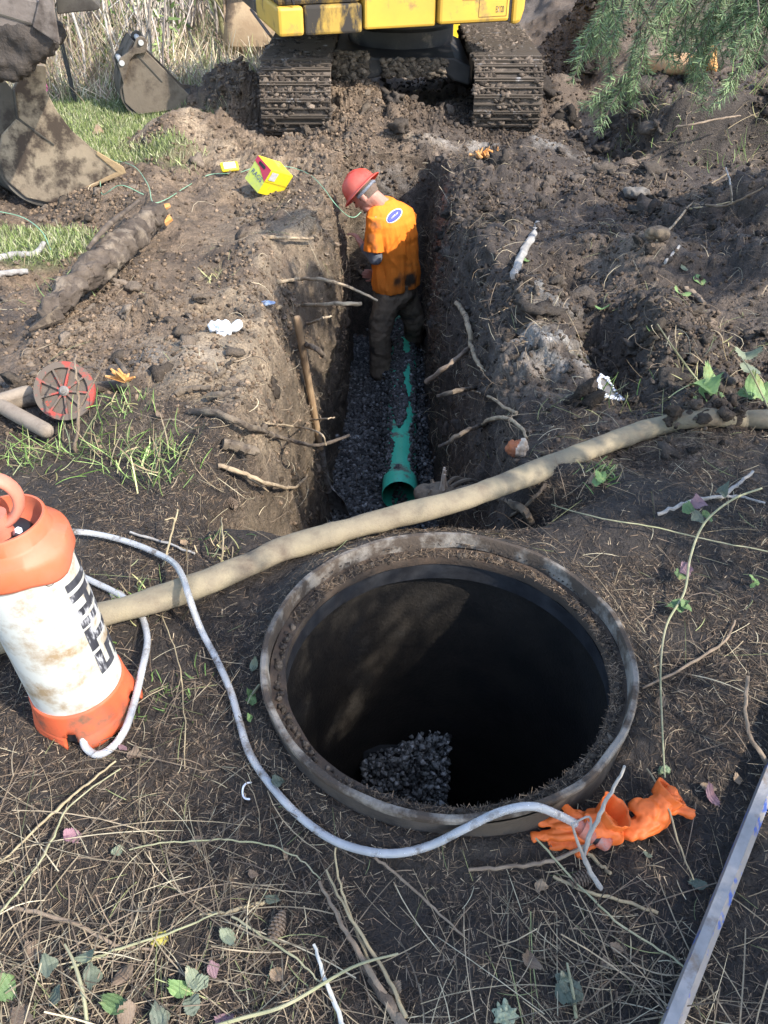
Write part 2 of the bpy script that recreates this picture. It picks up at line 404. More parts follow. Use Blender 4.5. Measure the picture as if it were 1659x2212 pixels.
# sampling the finished ground
tri = np.cross(PF[q[:, 1]] - PF[q[:, 0]], PF[q[:, 3]] - PF[q[:, 0]])
area = np.linalg.norm(tri, axis=1); qn = tri / (area[:, None] + 1e-12)
qn[qn[:, 2] < 0] *= 1
def scatter(n, wf):
    wgt = area * wf(cen[:, 0], cen[:, 1], cen[:, 2], qn); cs = np.cumsum(wgt)
    k = np.searchsorted(cs, RNG.random(n) * cs[-1]).clip(0, len(q) - 1)
    a, b = RNG.random(n)[:, None], RNG.random(n)[:, None]
    p = PF[q[k]]; pos = p[:, 0] * (1 - a) * (1 - b) + p[:, 1] * a * (1 - b) + p[:, 2] * a * b + p[:, 3] * (1 - a) * b
    return pos, qn[k]
GB = BVHTree.FromPolygons([tuple(v) for v in PF], [tuple(f) for f in q.tolist()])
def GZ(x, y):
    h = GB.ray_cast(Vector((x, y, 3)), Vector((0, 0, -1)))
    return h[0].z if h[0] is not None else float(H(x, y))
def PS(px, py, lift=0.0):
    """where the line of sight meets the finished ground"""
    h = GB.ray_cast(Vector((0, 0, CAMH)), ray(px, py).normalized())
    p = Vector(h[0]) if h[0] is not None else PG(px, py)
    p.z += lift; return p
def inview(x, y, z, mrg=1.12):
    d = y * cp - (z - CAMH) * sp; v = y * sp + (z - CAMH) * cp
    return (np.abs(x / d) < mrg * 829.5 / FPX + .04) & (np.abs(v / d) < mrg * 1106 / FPX + .03)

# ------------------------------------------------------------------ loose stuff on the ground
def ribbons(name, pos, nrm, length, width, cols, m, lift=.002, rise=0.2, bend=0.0, seg=1, up=None, kind='stuff', label=None, parent=None, sway=None):
    n = len(pos); a = RNG.random(n) * 2 * np.pi
    if up is None:
        t = np.stack([np.cos(a), np.sin(a), np.zeros(n)], 1); t -= nrm * (t * nrm).sum(1, keepdims=True)
        t /= np.linalg.norm(t, axis=1, keepdims=True) + 1e-9
        t = t + nrm * (RNG.normal(size=(n, 1)) * rise); 
    else: t = up
    t /= np.linalg.norm(t, axis=1, keepdims=True) + 1e-9
    rnd = RNG.normal(size=(n, 3)) * (.5 if up is None else 1.0)
    s = np.cross(t, nrm + rnd); s /= np.linalg.norm(s, axis=1, keepdims=True) + 1e-9
    b = np.cross(t, s); bd = RNG.normal(size=(n, 1)) * bend; bd2 = RNG.normal(size=(n, 1)) * bend
    Vs = []
    for i in range(seg + 1):
        f = i / seg
        c = pos + nrm * lift + t * (length[:, None] * (f if up is not None else f - .5)) + (s * bd + nrm * np.abs(bd2) * .5) * (length[:, None] * ((1 - 4 * (f - .5) ** 2) if up is None else f * f))
        wd = width[:, None] * (.5 if i < seg else .2)
        Vs += [c - s * wd, c + s * wd]
    V = np.stack(Vs, 1).reshape(-1, 3); k = 2 * (seg + 1)
    base = np.arange(n)[:, None] * k
    F = np.concatenate([base + np.array([[2 * i, 2 * i + 1, 2 * i + 3, 2 * i + 2]]) for i in range(seg)], 0)
    o = mk(name, V, F, m, parent, True, np.repeat(cols, k, 0), base=False)
    return tag(o, label, kind=kind)
def pick(cols, n, wts=None, var=.25):
    c = np.array(cols)[RNG.choice(len(cols), n, p=wts)]
    return c * (1 + RNG.normal(size=(n, 1)) * var).clip(.4, 1.8)
m_litter = mat('litter', (1, 1, 1), attr=True, sc=30, rough=.8, spec=.25)
m_grass = mat('grass_blade', (1, 1, 1), attr=True, sc=10, rough=.6, spec=.3)
def rz(x, y): return np.hypot(x - RC[0], y - RC[1])
nearw = lambda x, y, z, nn: inview(x, y, z) * (1 - ss(y + .3 * vn(x * 3, y * 3), 2.2, 3.1)) * (nn[:, 2] > .3) * (.25 + ss(vn(x * 5, y * 5, s=3) + .6 * ss(-y, -2.0, -.8), -.4, .5))
NL = 78000
p, nn = scatter(NL, nearw)
ribbons('needle_litter', p, nn, .014 + .018 * RNG.random(NL), .0011 + .0012 * RNG.random(NL),
        pick([(.048, .036, .027), (.085, .060, .041), (.17, .12, .08), (.028, .022, .017), (.29, .225, .15)], NL, [.30, .28, .19, .14, .09]), m_litter, rise=.22, label='brown conifer needle litter over the near ground')
n = 4600
sw = lambda x, y, z, nn: inview(x, y, z) * (nn[:, 2] > .35) * ((1 - ss(y, 1.6, 3.4)) * (.4 + 1.5 * ss(-y, -1.0, -.6)) + .10 * (y < 5.5) * (y > 2.5)) * (rz(x, y) > .5) * (.2 + ss(vn(x * 2.5, y * 2.5, s=9), -.2, .5))
p, nn = scatter(n, sw)
ribbons('dry_straw', p, nn, .04 + .20 * RNG.random(n) ** 2.2, .0010 + .0014 * RNG.random(n), pick([(.25, .195, .125), (.15, .11, .075), (.35, .30, .20), (.19, .20, .09), (.09, .068, .05)], n, [.3, .28, .14, .1, .18]),
        m_litter, lift=.006, rise=.16, bend=.07, seg=5, label='dry straw and thin dead stems strewn over the near ground')
n = 300
p, nn = scatter(n, lambda x, y, z, nn: inview(x, y, z, 1.2) * (nn[:, 2] > .5) * (1 - ss(y, .9, 1.5)) * (rz(x, y) > .66) * (.15 + ss(vn(x * 2.2, y * 2.2, s=11), -.1, .4)))
ribbons('long_straw', p, nn, .14 + .26 * RNG.random(n), .0013 + .0015 * RNG.random(n), pick([(.24, .19, .125), (.15, .115, .08), (.33, .28, .19), (.09, .07, .05)], n, [.34, .32, .12, .22]), m_litter, lift=.010, rise=.12, bend=.05, seg=6, label='long dead grass stems lying at the bottom of the picture')
n = 8500   # fine roots over the dug soil
fw = lambda x, y, z, nn: inview(x, y, z) * (y > 2.4) * (y < 7.5) * (.25 + 1.2 * (np.abs(x - .05) < .75) + 1.0 * (x > .3)) * (lawn_mask(x, y) < .3) * (z > -1.45)
p, nn = scatter(n, fw)
ribbons('fine_roots', p, nn, .04 + .17 * RNG.random(n) ** 2, .0013 + .0022 * RNG.random(n) ** 2, pick([(.24, .18, .12), (.12, .09, .062), (.40, .33, .22), (.06, .045, .034)], n, [.34, .30, .16, .20]), m_litter, lift=.008, rise=.30, bend=.22, seg=5, label='fine torn roots over the dug soil')
# lawn
n = 42000
p, nn = scatter(n, lambda x, y, z, nn: inview(x, y, z) * lawn_mask(x, y) * (y < 10))
upv = np.stack([RNG.normal(size=n) * .45, RNG.normal(size=n) * .45, np.ones(n)], 1)
ribbons('lawn_grass', p, nn, .02 + .04 * RNG.random(n), .003 + .003 * RNG.random(n), pick([(.19, .24, .075), (.27, .30, .13), (.12, .16, .05), (.40, .38, .24)], n, [.3, .3, .18, .22]), m_grass, lift=0, up=upv, bend=.2, seg=2, label='short green lawn grass beyond the dug soil')
# greener tufts near the trench
def tuft(n, px, py, sr, hh, cols, wd=.0035, spread=.7):
    c = PS(px, py); xy = RNG.normal(size=(n, 2)) * sr
    pos = np.array([(c.x + a, c.y + b, GZ(c.x + a, c.y + b)) for a, b in xy])
    d = np.stack([RNG.normal(size=n) * spread, RNG.normal(size=n) * spread, .35 + RNG.random(n) * .6], 1)
    return pos, d, hh * (.4 + .8 * RNG.random(n)), wd * (.6 + .8 * RNG.random(n)), pick(cols, n)
GR = [(.15, .24, .055), (.24, .33, .11), (.09, .15, .04), (.38, .36, .17), (.26, .20, .12)]
T = [tuft(*a) for a in ((110, 180, 980, .10, .11, GR), (90, 320, 1010, .07, .10, GR), (60, 60, 1000, .06, .09, GR), (60, 275, 880, .05, .07, GR), (50, 370, 1010, .06, .08, GR), (40, 300, 1290, .05, .06, GR), (40, 480, 1180, .05, .05, GR[2:]),
                        (70, 1470, 215, .20, .10, GR), (60, 1560, 225, .2, .12, GR), (60, 1400, 250, .10, .12, GR), (60, 1640, 250, .15, .25, GR[3:] + GR[:2]), (50, 1300, 1030, .03, .05, GR), (45, 820 - 700, 560, .2, .07, GR), (40, 470, 600, .05, .07, GR[3:]), (60, 1560, 800, .12, .10, GR[3:]), (40, 1330, 880, .10, .12, GR[3:] + GR[:1]), (26, 140, 640, .12, .08, GR), (50, 350, 1500, .06, .03, GR[2:3]))]
ribbons('grass_tufts', np.concatenate([t[0] for t in T]), np.tile((0., 0., 1.), (sum(len(t[0]) for t in T), 1)), np.concatenate([t[2] for t in T]), np.concatenate([t[3] for t in T]), np.concatenate([t[4] for t in T]), m_grass, lift=0, up=np.concatenate([t[1] for t in T]), bend=.35, seg=4, label='long green and straw coloured grass in loose tufts')

# clods: lumps of the same soil
def lumps(name, pos, nrm, size, cols, m, sub=1, smooth=True, label=None, jit=.30, sink=.25, squash=.8, nv=6, parent=None):
    V0, F0 = ico(sub); n = len(pos)
    var = []
    for i in range(nv):
        k = 1 + jit * (vn(V0[:, 0] * 1.3 + i * 9, V0[:, 1] * 1.3, V0[:, 2] * 1.3, 70 + i) + .7 * vn(V0[:, 0] * 3 + i * 5, V0[:, 1] * 3, V0[:, 2] * 3, 80 + i) + .45 * vn(V0[:, 0] * 7 + i * 5, V0[:, 1] * 7, V0[:, 2] * 7, 90 + i)); var.append(V0 * k[:, None])
    var = np.array(var)[RNG.integers(0, nv, n)]
    a = RNG.random(n) * 2 * np.pi; ca, sa = np.cos(a), np.sin(a); b = (RNG.random(n) - .5) * 2; cb, sb = np.cos(b), np.sin(b)
    x, y, z = var[..., 0], var[..., 1], var[..., 2] * squash
    y, z = y * cb[:, None] - z * sb[:, None], y * sb[:, None] + z * cb[:, None]
    x, y = x * ca[:, None] - y * sa[:, None], x * sa[:, None] + y * ca[:, None]
    V = np.stack([x, y, z], -1) * size[:, None, None] + (pos + nrm * (size * (1 - sink * 2))[:, None] * .6)[:, None]
    F = (np.arange(n)[:, None, None] * len(V0) + F0[None]).reshape(-1, 3)
    o = mk(name, V.reshape(-1, 3), F, m, parent, smooth, np.repeat(cols, len(V0), 0), base=False)
    return tag(o, label, kind='stuff')
m_clod = mat('clod', (1, 1, 1), attr=True, sc=45, rough=.95, bump=.9, bsc=120, spec=.2, bdist=.012)
n = 2600
cw = lambda x, y, z, nn: inview(x, y, z) * (y > 2.35) * (y < 11) * (rough_mask(x, y) > .3) * (nn[:, 2] > .25) * (z > -1.3) * (.22 + ss(vn(x * 1.6, y * 1.6, s=77), -.2, .5)) * (1 - .6 * ((x < -.3) & (x > -1.3) & (y < 5.8))) * np.clip(3 / y, .3, 1)
p, nn = scatter(n, cw)
tone = np.where(p[:, :1] < 0, np.array([[.135, .105, .078]]), np.array([[.078, .063, .051]]))
lumps('soil_clods', p, nn, (.005 + .020 * RNG.random(n) ** 3.5) * (1 + .12 * p[:, 1]), tone * (1 + .3 * RNG.normal(size=(n, 1))).clip(.4, 1.8), m_clod, sub=2, label='crumbly clods of dug soil', jit=.95, squash=.6, sink=.42)
n = 190
cw2 = lambda x, y, z, nn: cw(x, y, z, nn) * (.15 + 1.5 * ss(vn(x * 1.1, y * 1.1, s=78), 0, .4)) * ((x > .5) + .35 * (y > 5.5) + .08)
p, nn = scatter(n, cw2)
tone = np.where(p[:, :1] < 0, np.array([[.135, .105, .078]]), np.array([[.068, .055, .044]]))
lumps('wet_clods', p, nn, (.014 + .040 * RNG.random(n) ** 2.4) * (1 + .08 * p[:, 1]), tone * (1 + .3 * RNG.normal(size=(n, 1))).clip(.5, 1.6), m_clod, sub=3, label='large wet clods of dug soil', jit=1.0, squash=.6, sink=.40, nv=12)
n = 42000
p, nn = scatter(n, cw)
tone = np.where(p[:, :1] < 0, np.array([[.165, .118, .079]]), np.array([[.088, .065, .047]]))
lumps('soil_crumbs', p, nn, (.0022 + .0065 * RNG.random(n) ** 2.2) * (1 + .14 * p[:, 1]), tone * (1 + .38 * RNG.normal(size=(n, 1))).clip(.35, 2), m_clod, sub=0, smooth=False, label='small crumbs of dug soil', jit=.55, squash=.75, sink=.25)
# crushed rock on the trench floor
n = 9000
p, nn = scatter(n, lambda x, y, z, nn: (nn[:, 2] > .7) * (z < -1.5) * (y > 3.9) * (y < 7.05) * 1.0)
m_rock = mat('crushed_rock', (1, 1, 1), attr=True, sc=60, rough=.7, spec=.4)
lumps('trench_gravel', p, nn, .007 + .011 * RNG.random(n), pick([(.105, .10, .094), (.065, .062, .058), (.20, .195, .185), (.04, .038, .036)], n, [.4, .3, .12, .18]), m_rock, sub=0, smooth=False, label='dark crushed rock on the trench floor', jit=.35, sink=.1)
# ------------------------------------------------------------------ riser (open round manhole) in the foreground
m_rim = mat('riser_rim', (.16, .14, .12), (.215, .19, .16), sc=14, rough=.75, bump=.5, bsc=60, dirt=(.06, .045, .034), damt=.55, dsc=9)
m_tar = mat('riser_outer', (.030, .026, .024), (.075, .062, .052), sc=9, rough=.7, bump=.4, bsc=40, dirt=(.08, .062, .046), damt=.4, dsc=6)
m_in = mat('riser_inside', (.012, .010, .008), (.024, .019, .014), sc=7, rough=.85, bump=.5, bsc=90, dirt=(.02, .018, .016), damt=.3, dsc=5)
m_rust = mat('rusty_ledge', (.075, .050, .034), (.050, .038, .029), sc=18, rough=.9, bump=.4, bsc=70)
riser = empty('manhole_riser', (RC[0], RC[1], 0), 'open round riser with a dirty pale rim and black interior in the foreground', 'manhole')
c = (RC[0], RC[1], 0)
def wob(mb, amp, f):
    mb.V = [(x + amp * float(vn(x * f, y * f, z * f, 5)), y + amp * float(vn(x * f, y * f, z * f, 6)), z + amp * float(vn(x * f, y * f, z * f, 7))) for x, y, z in mb.V]; return mb
wob(MB().lathe([(RR - .006, -.35), (RR - .006, RZ - .05), (RR - .004, RZ - .022)], 96, c), .004, 9).build('outer_wall', m_tar, riser)
wob(MB().lathe([(RR - .004, RZ - .022), (RR, RZ - .016), (RR, RZ - .004), (RR - .004, RZ), (RR - .014, RZ), (RR - .017, RZ - .004), (RR - .020, RZ - .045)], 128, c), .0035, 14).build('rim', m_rim, riser)
wob(MB().lathe([(RR - .020, RZ - .045), (RR - .044, RZ - .050), (RR - .058, RZ - .047), (RR - .060, RZ - .058), (RR - .058, RZ - .075)], 128, c), .003, 16).build('ledge', m_rust, riser)
wob(MB().lathe([(RR - .058, RZ - .075), (RR - .054, RZ - .078), (RR - .054, RZ - .135), (RR - .050, RZ - .138)], 96, c), .002, 10).build('flange', mat('black_flange', (.018, .018, .02), (.04, .04, .042), sc=12, rough=.45, bump=.2), riser)
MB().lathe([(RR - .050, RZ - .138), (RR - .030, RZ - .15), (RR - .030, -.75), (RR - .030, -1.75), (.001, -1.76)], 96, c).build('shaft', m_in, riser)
n = 4200; a = RNG.random(n) * 2 * np.pi; r_ = RR - .031 - .026 * RNG.random(n) ** .8
keepn = vn(np.cos(a) * 3, np.sin(a) * 3, s=91) + .45 * np.sin(a) + .35 * np.cos(a) > -.35
a, r_ = a[keepn], r_[keepn]; n = len(a)
p = np.stack([RC[0] + r_ * np.cos(a), RC[1] + r_ * np.sin(a), np.full(n, RZ - .046)], 1)
ribbons('needle_litter', p, np.tile((0., 0., 1.), (n, 1)), .012 + .018 * RNG.random(n), .0012 + .0012 * RNG.random(n), pick([(.06, .045, .033), (.12, .085, .055), (.2, .14, .09), (.03, .024, .02)], n), m_litter, lift=.003, rise=.35, parent=riser)
n = 380; a = RNG.random(n) * 2 * np.pi; r_ = RR - .034 - .016 * RNG.random(n)
p = np.stack([RC[0] + r_ * np.cos(a), RC[1] + r_ * np.sin(a), np.full(n, RZ - .050)], 1)
lumps('ledge_dirt', p, np.tile((0., 0., 1.), (n, 1)), .004 + .007 * RNG.random(n) ** 2, pick([(.06, .047, .037), (.11, .085, .063)], n), m_clod, sub=1, jit=.6, parent=riser)
# crushed rock heap standing inside the riser against its far side
n = 9000; fx = RNG.random(n); fy = RNG.random(n)
top = -.70 - .12 * (1 - fx) ** 2 - .03 * RNG.random(n)
pz = top + (-1.75 - top) * fy; px_ = -.075 + .295 * fx; py_ = 1.80 - .33 * fy - .10 * (1 - fx) * .3
p = np.stack([px_, py_ + .012 * RNG.normal(size=n), pz], 1)
lumps('gravel_heap', p, np.tile((0., -.6, .8), (n, 1)), .005 + .007 * RNG.random(n) ** 1.5, pick([(.25, .24, .22), (.15, .145, .13), (.42, .40, .37), (.07, .066, .06)], n, [.4, .3, .15, .15]), m_rock, sub=0, smooth=False, jit=.9, sink=.2, label='dark wet crushed rock heaped inside the open riser')
h_ = MB()
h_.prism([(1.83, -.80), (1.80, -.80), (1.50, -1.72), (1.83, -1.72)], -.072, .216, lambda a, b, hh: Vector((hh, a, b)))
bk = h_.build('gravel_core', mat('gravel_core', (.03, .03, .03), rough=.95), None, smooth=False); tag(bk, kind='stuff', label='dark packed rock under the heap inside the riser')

# ------------------------------------------------------------------ lay-flat hose across the picture
m_hose = mat('canvas_hose', (.25, .205, .13), (.32, .27, .18), sc=7, rough=.85, bump=.7, bsc=200, dirt=(.13, .10, .07), damt=.46, dsc=7, dsoft=.14, bdist=.003, stretch=(1, 1, 1))
HP = [(-140, 1425), (0, 1383), (120, 1352), (240, 1322), (420, 1268), (600, 1192), (720, 1153), (830, 1122), (1000, 1078), (1150, 1022), (1300, 962), (1420, 921), (1520, 901), (1600, 905), (1680, 905), (1800, 915)]
hp = []
for i, (a, b) in enumerate(HP):
    g = PS(a, b, 0); z = max(g.z, -.10 if 9 < i else -.03) + .044
    if 700 < a < 1200: z = .052 if a < 1020 else .03
    hp.append(PZ(a, b, z))
hs = cr(hp, 22); hr = []
for i, p_ in enumerate(hs):
    t = i / len(hs); hr.append(.0415 + .0014 * float(vn(t * 40, 0, s=3)) + .0012 * math.sin(t * 55) + (.0016 if abs((t * 6.3) % 1 - .5) < .035 else 0))
hb = MB(); hb.tube(hs, hr, 28, caps=False)
V = np.array(hb.V); cz = np.repeat(np.array([p_.z for p_ in hs]), 28)
V[:, 2] = cz + (V[:, 2] - cz) * .74
V += .0030 * np.stack([vn(V[:, 0] * 18, V[:, 1] * 18, V[:, 2] * 18, k) for k in (1, 2, 3)], 1)
hose = mk('drain_hose', V, hb.F, m_hose); tag(hose, 'thick tan canvas hose lying across the ground behind the open riser', 'hose')
pp = [PS(a, b, .01) for a, b in ((1500, 905), (1525, 893), (1545, 905), (1490, 918), (1560, 920), (1575, 912), (1535, 918), (1510, 925), (1450, 940))]
pp = np.array([tuple(p_ + Vector((random.gauss(0, .02), random.gauss(0, .02), .03 + random.gauss(0, .02)))) for p_ in pp for _ in range(16)])
lumps('mud_on_hose', pp, np.tile((0., 0., 1.), (len(pp), 1)), .006 + .020 * RNG.random(len(pp)) ** 2, pick([(.06, .046, .036), (.10, .075, .056)], len(pp)), m_clod, sub=2, jit=.7, label='dark mud heaped over the canvas hose')

# ------------------------------------------------------------------ water tank
tb = PZ(192, 1528, 0.0)
ORG = rgb('c8411d')
m_org = mat('orange_plastic', (.56, .13, .055), (.48, .105, .045), sc=5, rough=.5, spec=.4, bump=.04, bsc=60, dirt=(.45, .19, .12), damt=.22, dsc=5, dsoft=.2, drough=.7)
m_orgd = mat('orange_plastic_dirty', (.60, .11, .04), (.50, .09, .035), sc=5, rough=.55, spec=.4, bump=.08, bsc=60, dirt=(.12, .075, .045), damt=.32, dsc=11, dsoft=.08)
m_pink = mat('faded_orange_plastic', (.52, .19, .13), (.50, .125, .07), sc=9, rough=.6, dirt=(.3, .17, .12), damt=.3, dsc=7)
m_wht = mat('tank_white', (.44, .44, .405), (.51, .51, .47), sc=4, rough=.5, spec=.35, bump=.03, bsc=30, dirt=(.25, .18, .105), damt=.38, dsc=11, dsoft=.09)
m_blk = mat('black_rubber', (.015, .014, .016), (.03, .028, .028), sc=9, rough=.5)
m_ink = mat('black_lettering', (.022, .022, .028), (.06, .06, .07), sc=40, rough=.6, dirt=(.50, .50, .52), damt=.30, dsc=35, dsoft=.05, stretch=(1, 1, .3))
tank = empty('water_tank', tb, 'white and orange pressure water tank standing left of the open riser', 'water tank')
tc_ = tuple(tb)
MB().lathe([(.100, .075), (.1075, .085), (.1085, .10), (.1085, .51), (.104, .53), (.09, .54)], 64, tc_).build('body', m_wht, tank)
# base: flared skirt with four feet and arched openings
b_ = MB(); nseg = 96
def base_r(th, z):
    k = .5 + .5 * math.cos(4 * (th - .25)); return .112 + (.014 * k + .008) * (1 - z / .11) ** 1.4
V = []; rows = [0, .012, .024, .026, .036, .038, .05, .065, .08, .095, .105]
for j, z in enumerate(rows):
    for k in range(nseg):
        th = 2 * math.pi * k / nseg; r0 = base_r(th, z) - (.0025 if j in (2, 4) else 0)
        V.append(tb + Vector((r0 * math.cos(th), r0 * math.sin(th), z)))
F = []
HOLES = (-math.pi / 2 + .02, -.1 + .05, math.pi / 2, math.pi)
for j in range(len(rows) - 1):
    for k in range(nseg):
        th = 2 * math.pi * (k + .5) / nseg; z = (rows[j] + rows[j + 1]) / 2
        if any((((th - q + math.pi) % (2 * math.pi) - math.pi) / .17) ** 2 + (z / .055) ** 2 < 1 for q in HOLES): continue
        F.append((j * nseg + k, j * nseg + (k + 1) % nseg, (j + 1) * nseg + (k + 1) % nseg, (j + 1) * nseg + k))
b_.add(V, F); base_o = b_.build('base', m_orgd, tank)
sm = base_o.modifiers.new('t', 'SOLIDIFY'); sm.thickness = .006; sm.offset = -1
MB().lathe([(.108, .008), (.108, .075)], 48, tc_).build('inner_skirt', m_blk, tank)
# collar with a faceted skirt and a funnel
cb = MB(); prof = [(.111, .498), (.1165, .501), (.1200, .510), (.1200, .545), (.1165, .556), (.094, .566), (.0885, .571), (.0865, .602), (.0845, .606), (.080, .606), (.078, .596), (.074, .572), (.060, .556), (.030, .550)]
V = []; 
for j, (r0, z) in enumerate(prof):
    for k in range(72):
        th = 2 * math.pi * k / 72; kk = max(0, 1 - abs(j - 2.5) / 3.5)
        fac = math.cos(math.pi / 5) / math.cos(((th + .35) % (2 * math.pi / 5)) - math.pi / 5)
        rr = r0 * (1 + kk * .16 * (fac - .9) * 1.5); zz = z - (.020 * max(0, math.cos(2.5 * (th + 1.75))) ** 2 if j < 3 else 0) - (.01 * max(0, math.cos(2.5 * (th + 1.75))) if j in (3, 4) else 0)
        V.append(tb + Vector((rr * math.cos(th), rr * math.sin(th), zz)))
F = [(j * 72 + k, j * 72 + (k + 1) % 72, (j + 1) * 72 + (k + 1) % 72, (j + 1) * 72 + k) for j in range(len(prof) - 1) for k in range(72)]
cb.add(V, F); cb.build('collar', m_org, tank)
top = tb + Vector((-.004, 0, 0))
MB().lathe([(.055, .542), (.055, .560), (.048, .572), (.035, .575), (.001, .575)], 40, tuple(top)).build('gland', m_blk, tank)
h_ = MB(); hc = top + Vector((-.006, -.01, .655)); hl = []
for k in range(29):
    t = R(-62 + k * (360 - 56) / 28); hl.append(hc + Vector((.056 * math.sin(t) * 1.0, .012 * math.sin(t), .060 * math.cos(t) + .0)))
h_.tube(hl, .0108, 12)
hh = MB(); 
V = np.array(h_.V); V[:, 1] = hc.y + (V[:, 1] - hc.y) * 1.7
hnd = mk('pump_handle', V, h_.F, m_pink, tank)
MB().tube([top + Vector((-.006, -.01, .57)), top + Vector((-.006, -.01, .60)), top + Vector((-.006, -.01, .625))], [.030, .024, .028], 20).build('handle_foot', m_pink, hnd)
bp = top + Vector((.040, -.026, .585)); MB().tube([bp + Vector((-.015, .01, -.01)), bp + Vector((0, 0, .004)), bp + Vector((.006, -.004, .012))], [.004, .008, .008], 6).build('bolt', mat('zinc', (.55, .57, .6), rough=.35, metal=.6), tank, smooth=False)
# lettering wrapped on the cylinder: reads upwards, tops of the letters towards the left
def wrap_letter(mb, poly_list, a0, sc, th0, thk, rad):
    for x0, y0, x1, y1, skew in poly_list:
        nx = 10; ny = 12
        V = []; 
        for i in range(nx + 1):
            for j in range(ny + 1):
                yy = y0 + (y1 - y0) * j / ny; xx = x0 + (x1 - x0) * i / nx + skew * yy
                th = th0 - yy * thk; V.append(tb + Vector((rad * math.cos(th), rad * math.sin(th), a0 + xx * sc)))
        F = [(i * (ny + 1) + j, (i + 1) * (ny + 1) + j, (i + 1) * (ny + 1) + j + 1, i * (ny + 1) + j + 1) for i in range(nx) for j in range(ny)]
        mb.add(V, F)
sk = .22
LET = {'S': [(0, 0, 1, .24, sk), (.72, .24, 1, .40, sk), (0, .40, 1, .60, sk), (0, .60, .28, .76, sk), (0, .76, 1, 1, sk)], 'T': [(0, .76, 1, 1, sk), (.34, 0, .66, .76, sk)],
       'I': [(0, 0, .34, 1, sk)], 'H': [(0, 0, .32, 1, sk), (.68, 0, 1, 1, sk), (.32, .40, .68, .60, sk)], 'L': [(0, 0, .32, 1, sk), (.32, 0, .95, .24, sk)]}
ADV = {'S': 1.14, 'T': 1.10, 'I': .50, 'H': 1.16, 'L': 1.0}
lt = MB(); a0 = .160; sc_ = .066
TH0 = R(27); THK = R(54)
for ch in 'STIHL':
    wrap_letter(lt, LET[ch], a0, sc_, TH0, THK, .1092); a0 += ADV[ch] * sc_
# small registered mark above the last letter
rc = (a0 + .006, .93 + .30); V = []; 
for k in range(24):
    for rr in (.0125, .0105):
        t = 2 * math.pi * k / 24; th = TH0 - rc[1] * THK - rr * math.sin(t) / .109; V.append(tb + Vector((.1092 * math.cos(th), .1092 * math.sin(th), rc[0] + rr * math.cos(t))))
lt.add(V, [(2 * k, 2 * ((k + 1) % 24), 2 * ((k + 1) % 24) + 1, 2 * k + 1) for k in range(24)])
TV, TF = text_mesh('R', .019, 0)
lt.add([tb + Vector((.1092 * math.cos(TH0 - rc[1] * THK - v.y / .109), .1092 * math.sin(TH0 - rc[1] * THK - v.y / .109), rc[0] + v.x)) for v in TV], TF)
lt.build('lettering', m_ink, tank, smooth=False)
tank.rotation_euler = (0, R(-4.5), 0)        # it stands slightly tilted on the litter

# ------------------------------------------------------------------ clear tubing
m_clear = mat('clear_tubing', (.56, .56, .56), (.68, .68, .68), sc=18, rough=.22, spec=.5, trans=.5, dirt=(.16, .12, .085), damt=.30, dsc=22, dsoft=.07)
TP = [(180, 1572, .045), (179, 1597, .028), (188, 1618, .016), (212, 1630, .013), (245, 1612, .015), (272, 1572, .03), (292, 1510, .05), (306, 1450, .055), (318, 1390, .03), (313, 1350, .014), (300, 1322, .006), (272, 1294, .012), (238, 1274, .016), (200, 1256, .02), (140, 1225, .03), (95, 1180, .05), (120, 1152, .06), (170, 1149, .05), (230, 1158, .035),
      (290, 1175, .03), (345, 1198, .035), (376, 1217, .06), (394, 1245, .095), (405, 1278, .115), (418, 1318, .075), (438, 1368, .025), (468, 1425, .016), (497, 1490, .016), (515, 1550, .016), (538, 1625, .016), (580, 1690, .016), (640, 1757, .016), (715, 1812, .018), (790, 1838, .022),
      (860, 1843, .035), (930, 1826, .06), (1000, 1792, .10), (1080, 1754, .135), (1150, 1742, .14), (1205, 1760, .10), (1250, 1783, .06)]
tp = []
for a, b, z in TP:
    p_ = PZ(a, b, z); g = GZ(p_.x, p_.y) if abs(p_.x) < 3 and (p_.x - RC[0]) ** 2 + (p_.y - RC[1]) ** 2 > .25 else -1
    tp.append(PZ(a, b, max(z, g + .012)))
tub = empty('clear_tube', tp[0], 'clear plastic tube winding from the water tank round the riser to the gloves', 'tube')
MB().tube(cr(tp, 8), .0092, 12).build('tubing', m_clear, tub)
cpl = MB(); ce = tp[-1]; cd = Vector((.060, -.030, -.022))
cpl.tube([ce - cd * .1, ce + cd * .1, ce + cd * .12, ce + cd * .55, ce + cd * .57, ce + cd * .66, ce + cd * .68, ce + cd * 1.0, ce + cd * 1.06], [.013, .014, .020, .020, .015, .015, .019, .017, .012], 10)
cpo = cpl.build('coupling', mat('coupling_plastic', (.45, .10, .055), (.42, .2, .15), sc=25, rough=.5, dirt=(.30, .22, .2), damt=.4, dsc=30), tub)
MB().tube([ce + cd * .56, ce + cd * .67], .0165, 12).build('seal', m_blk, cpo)

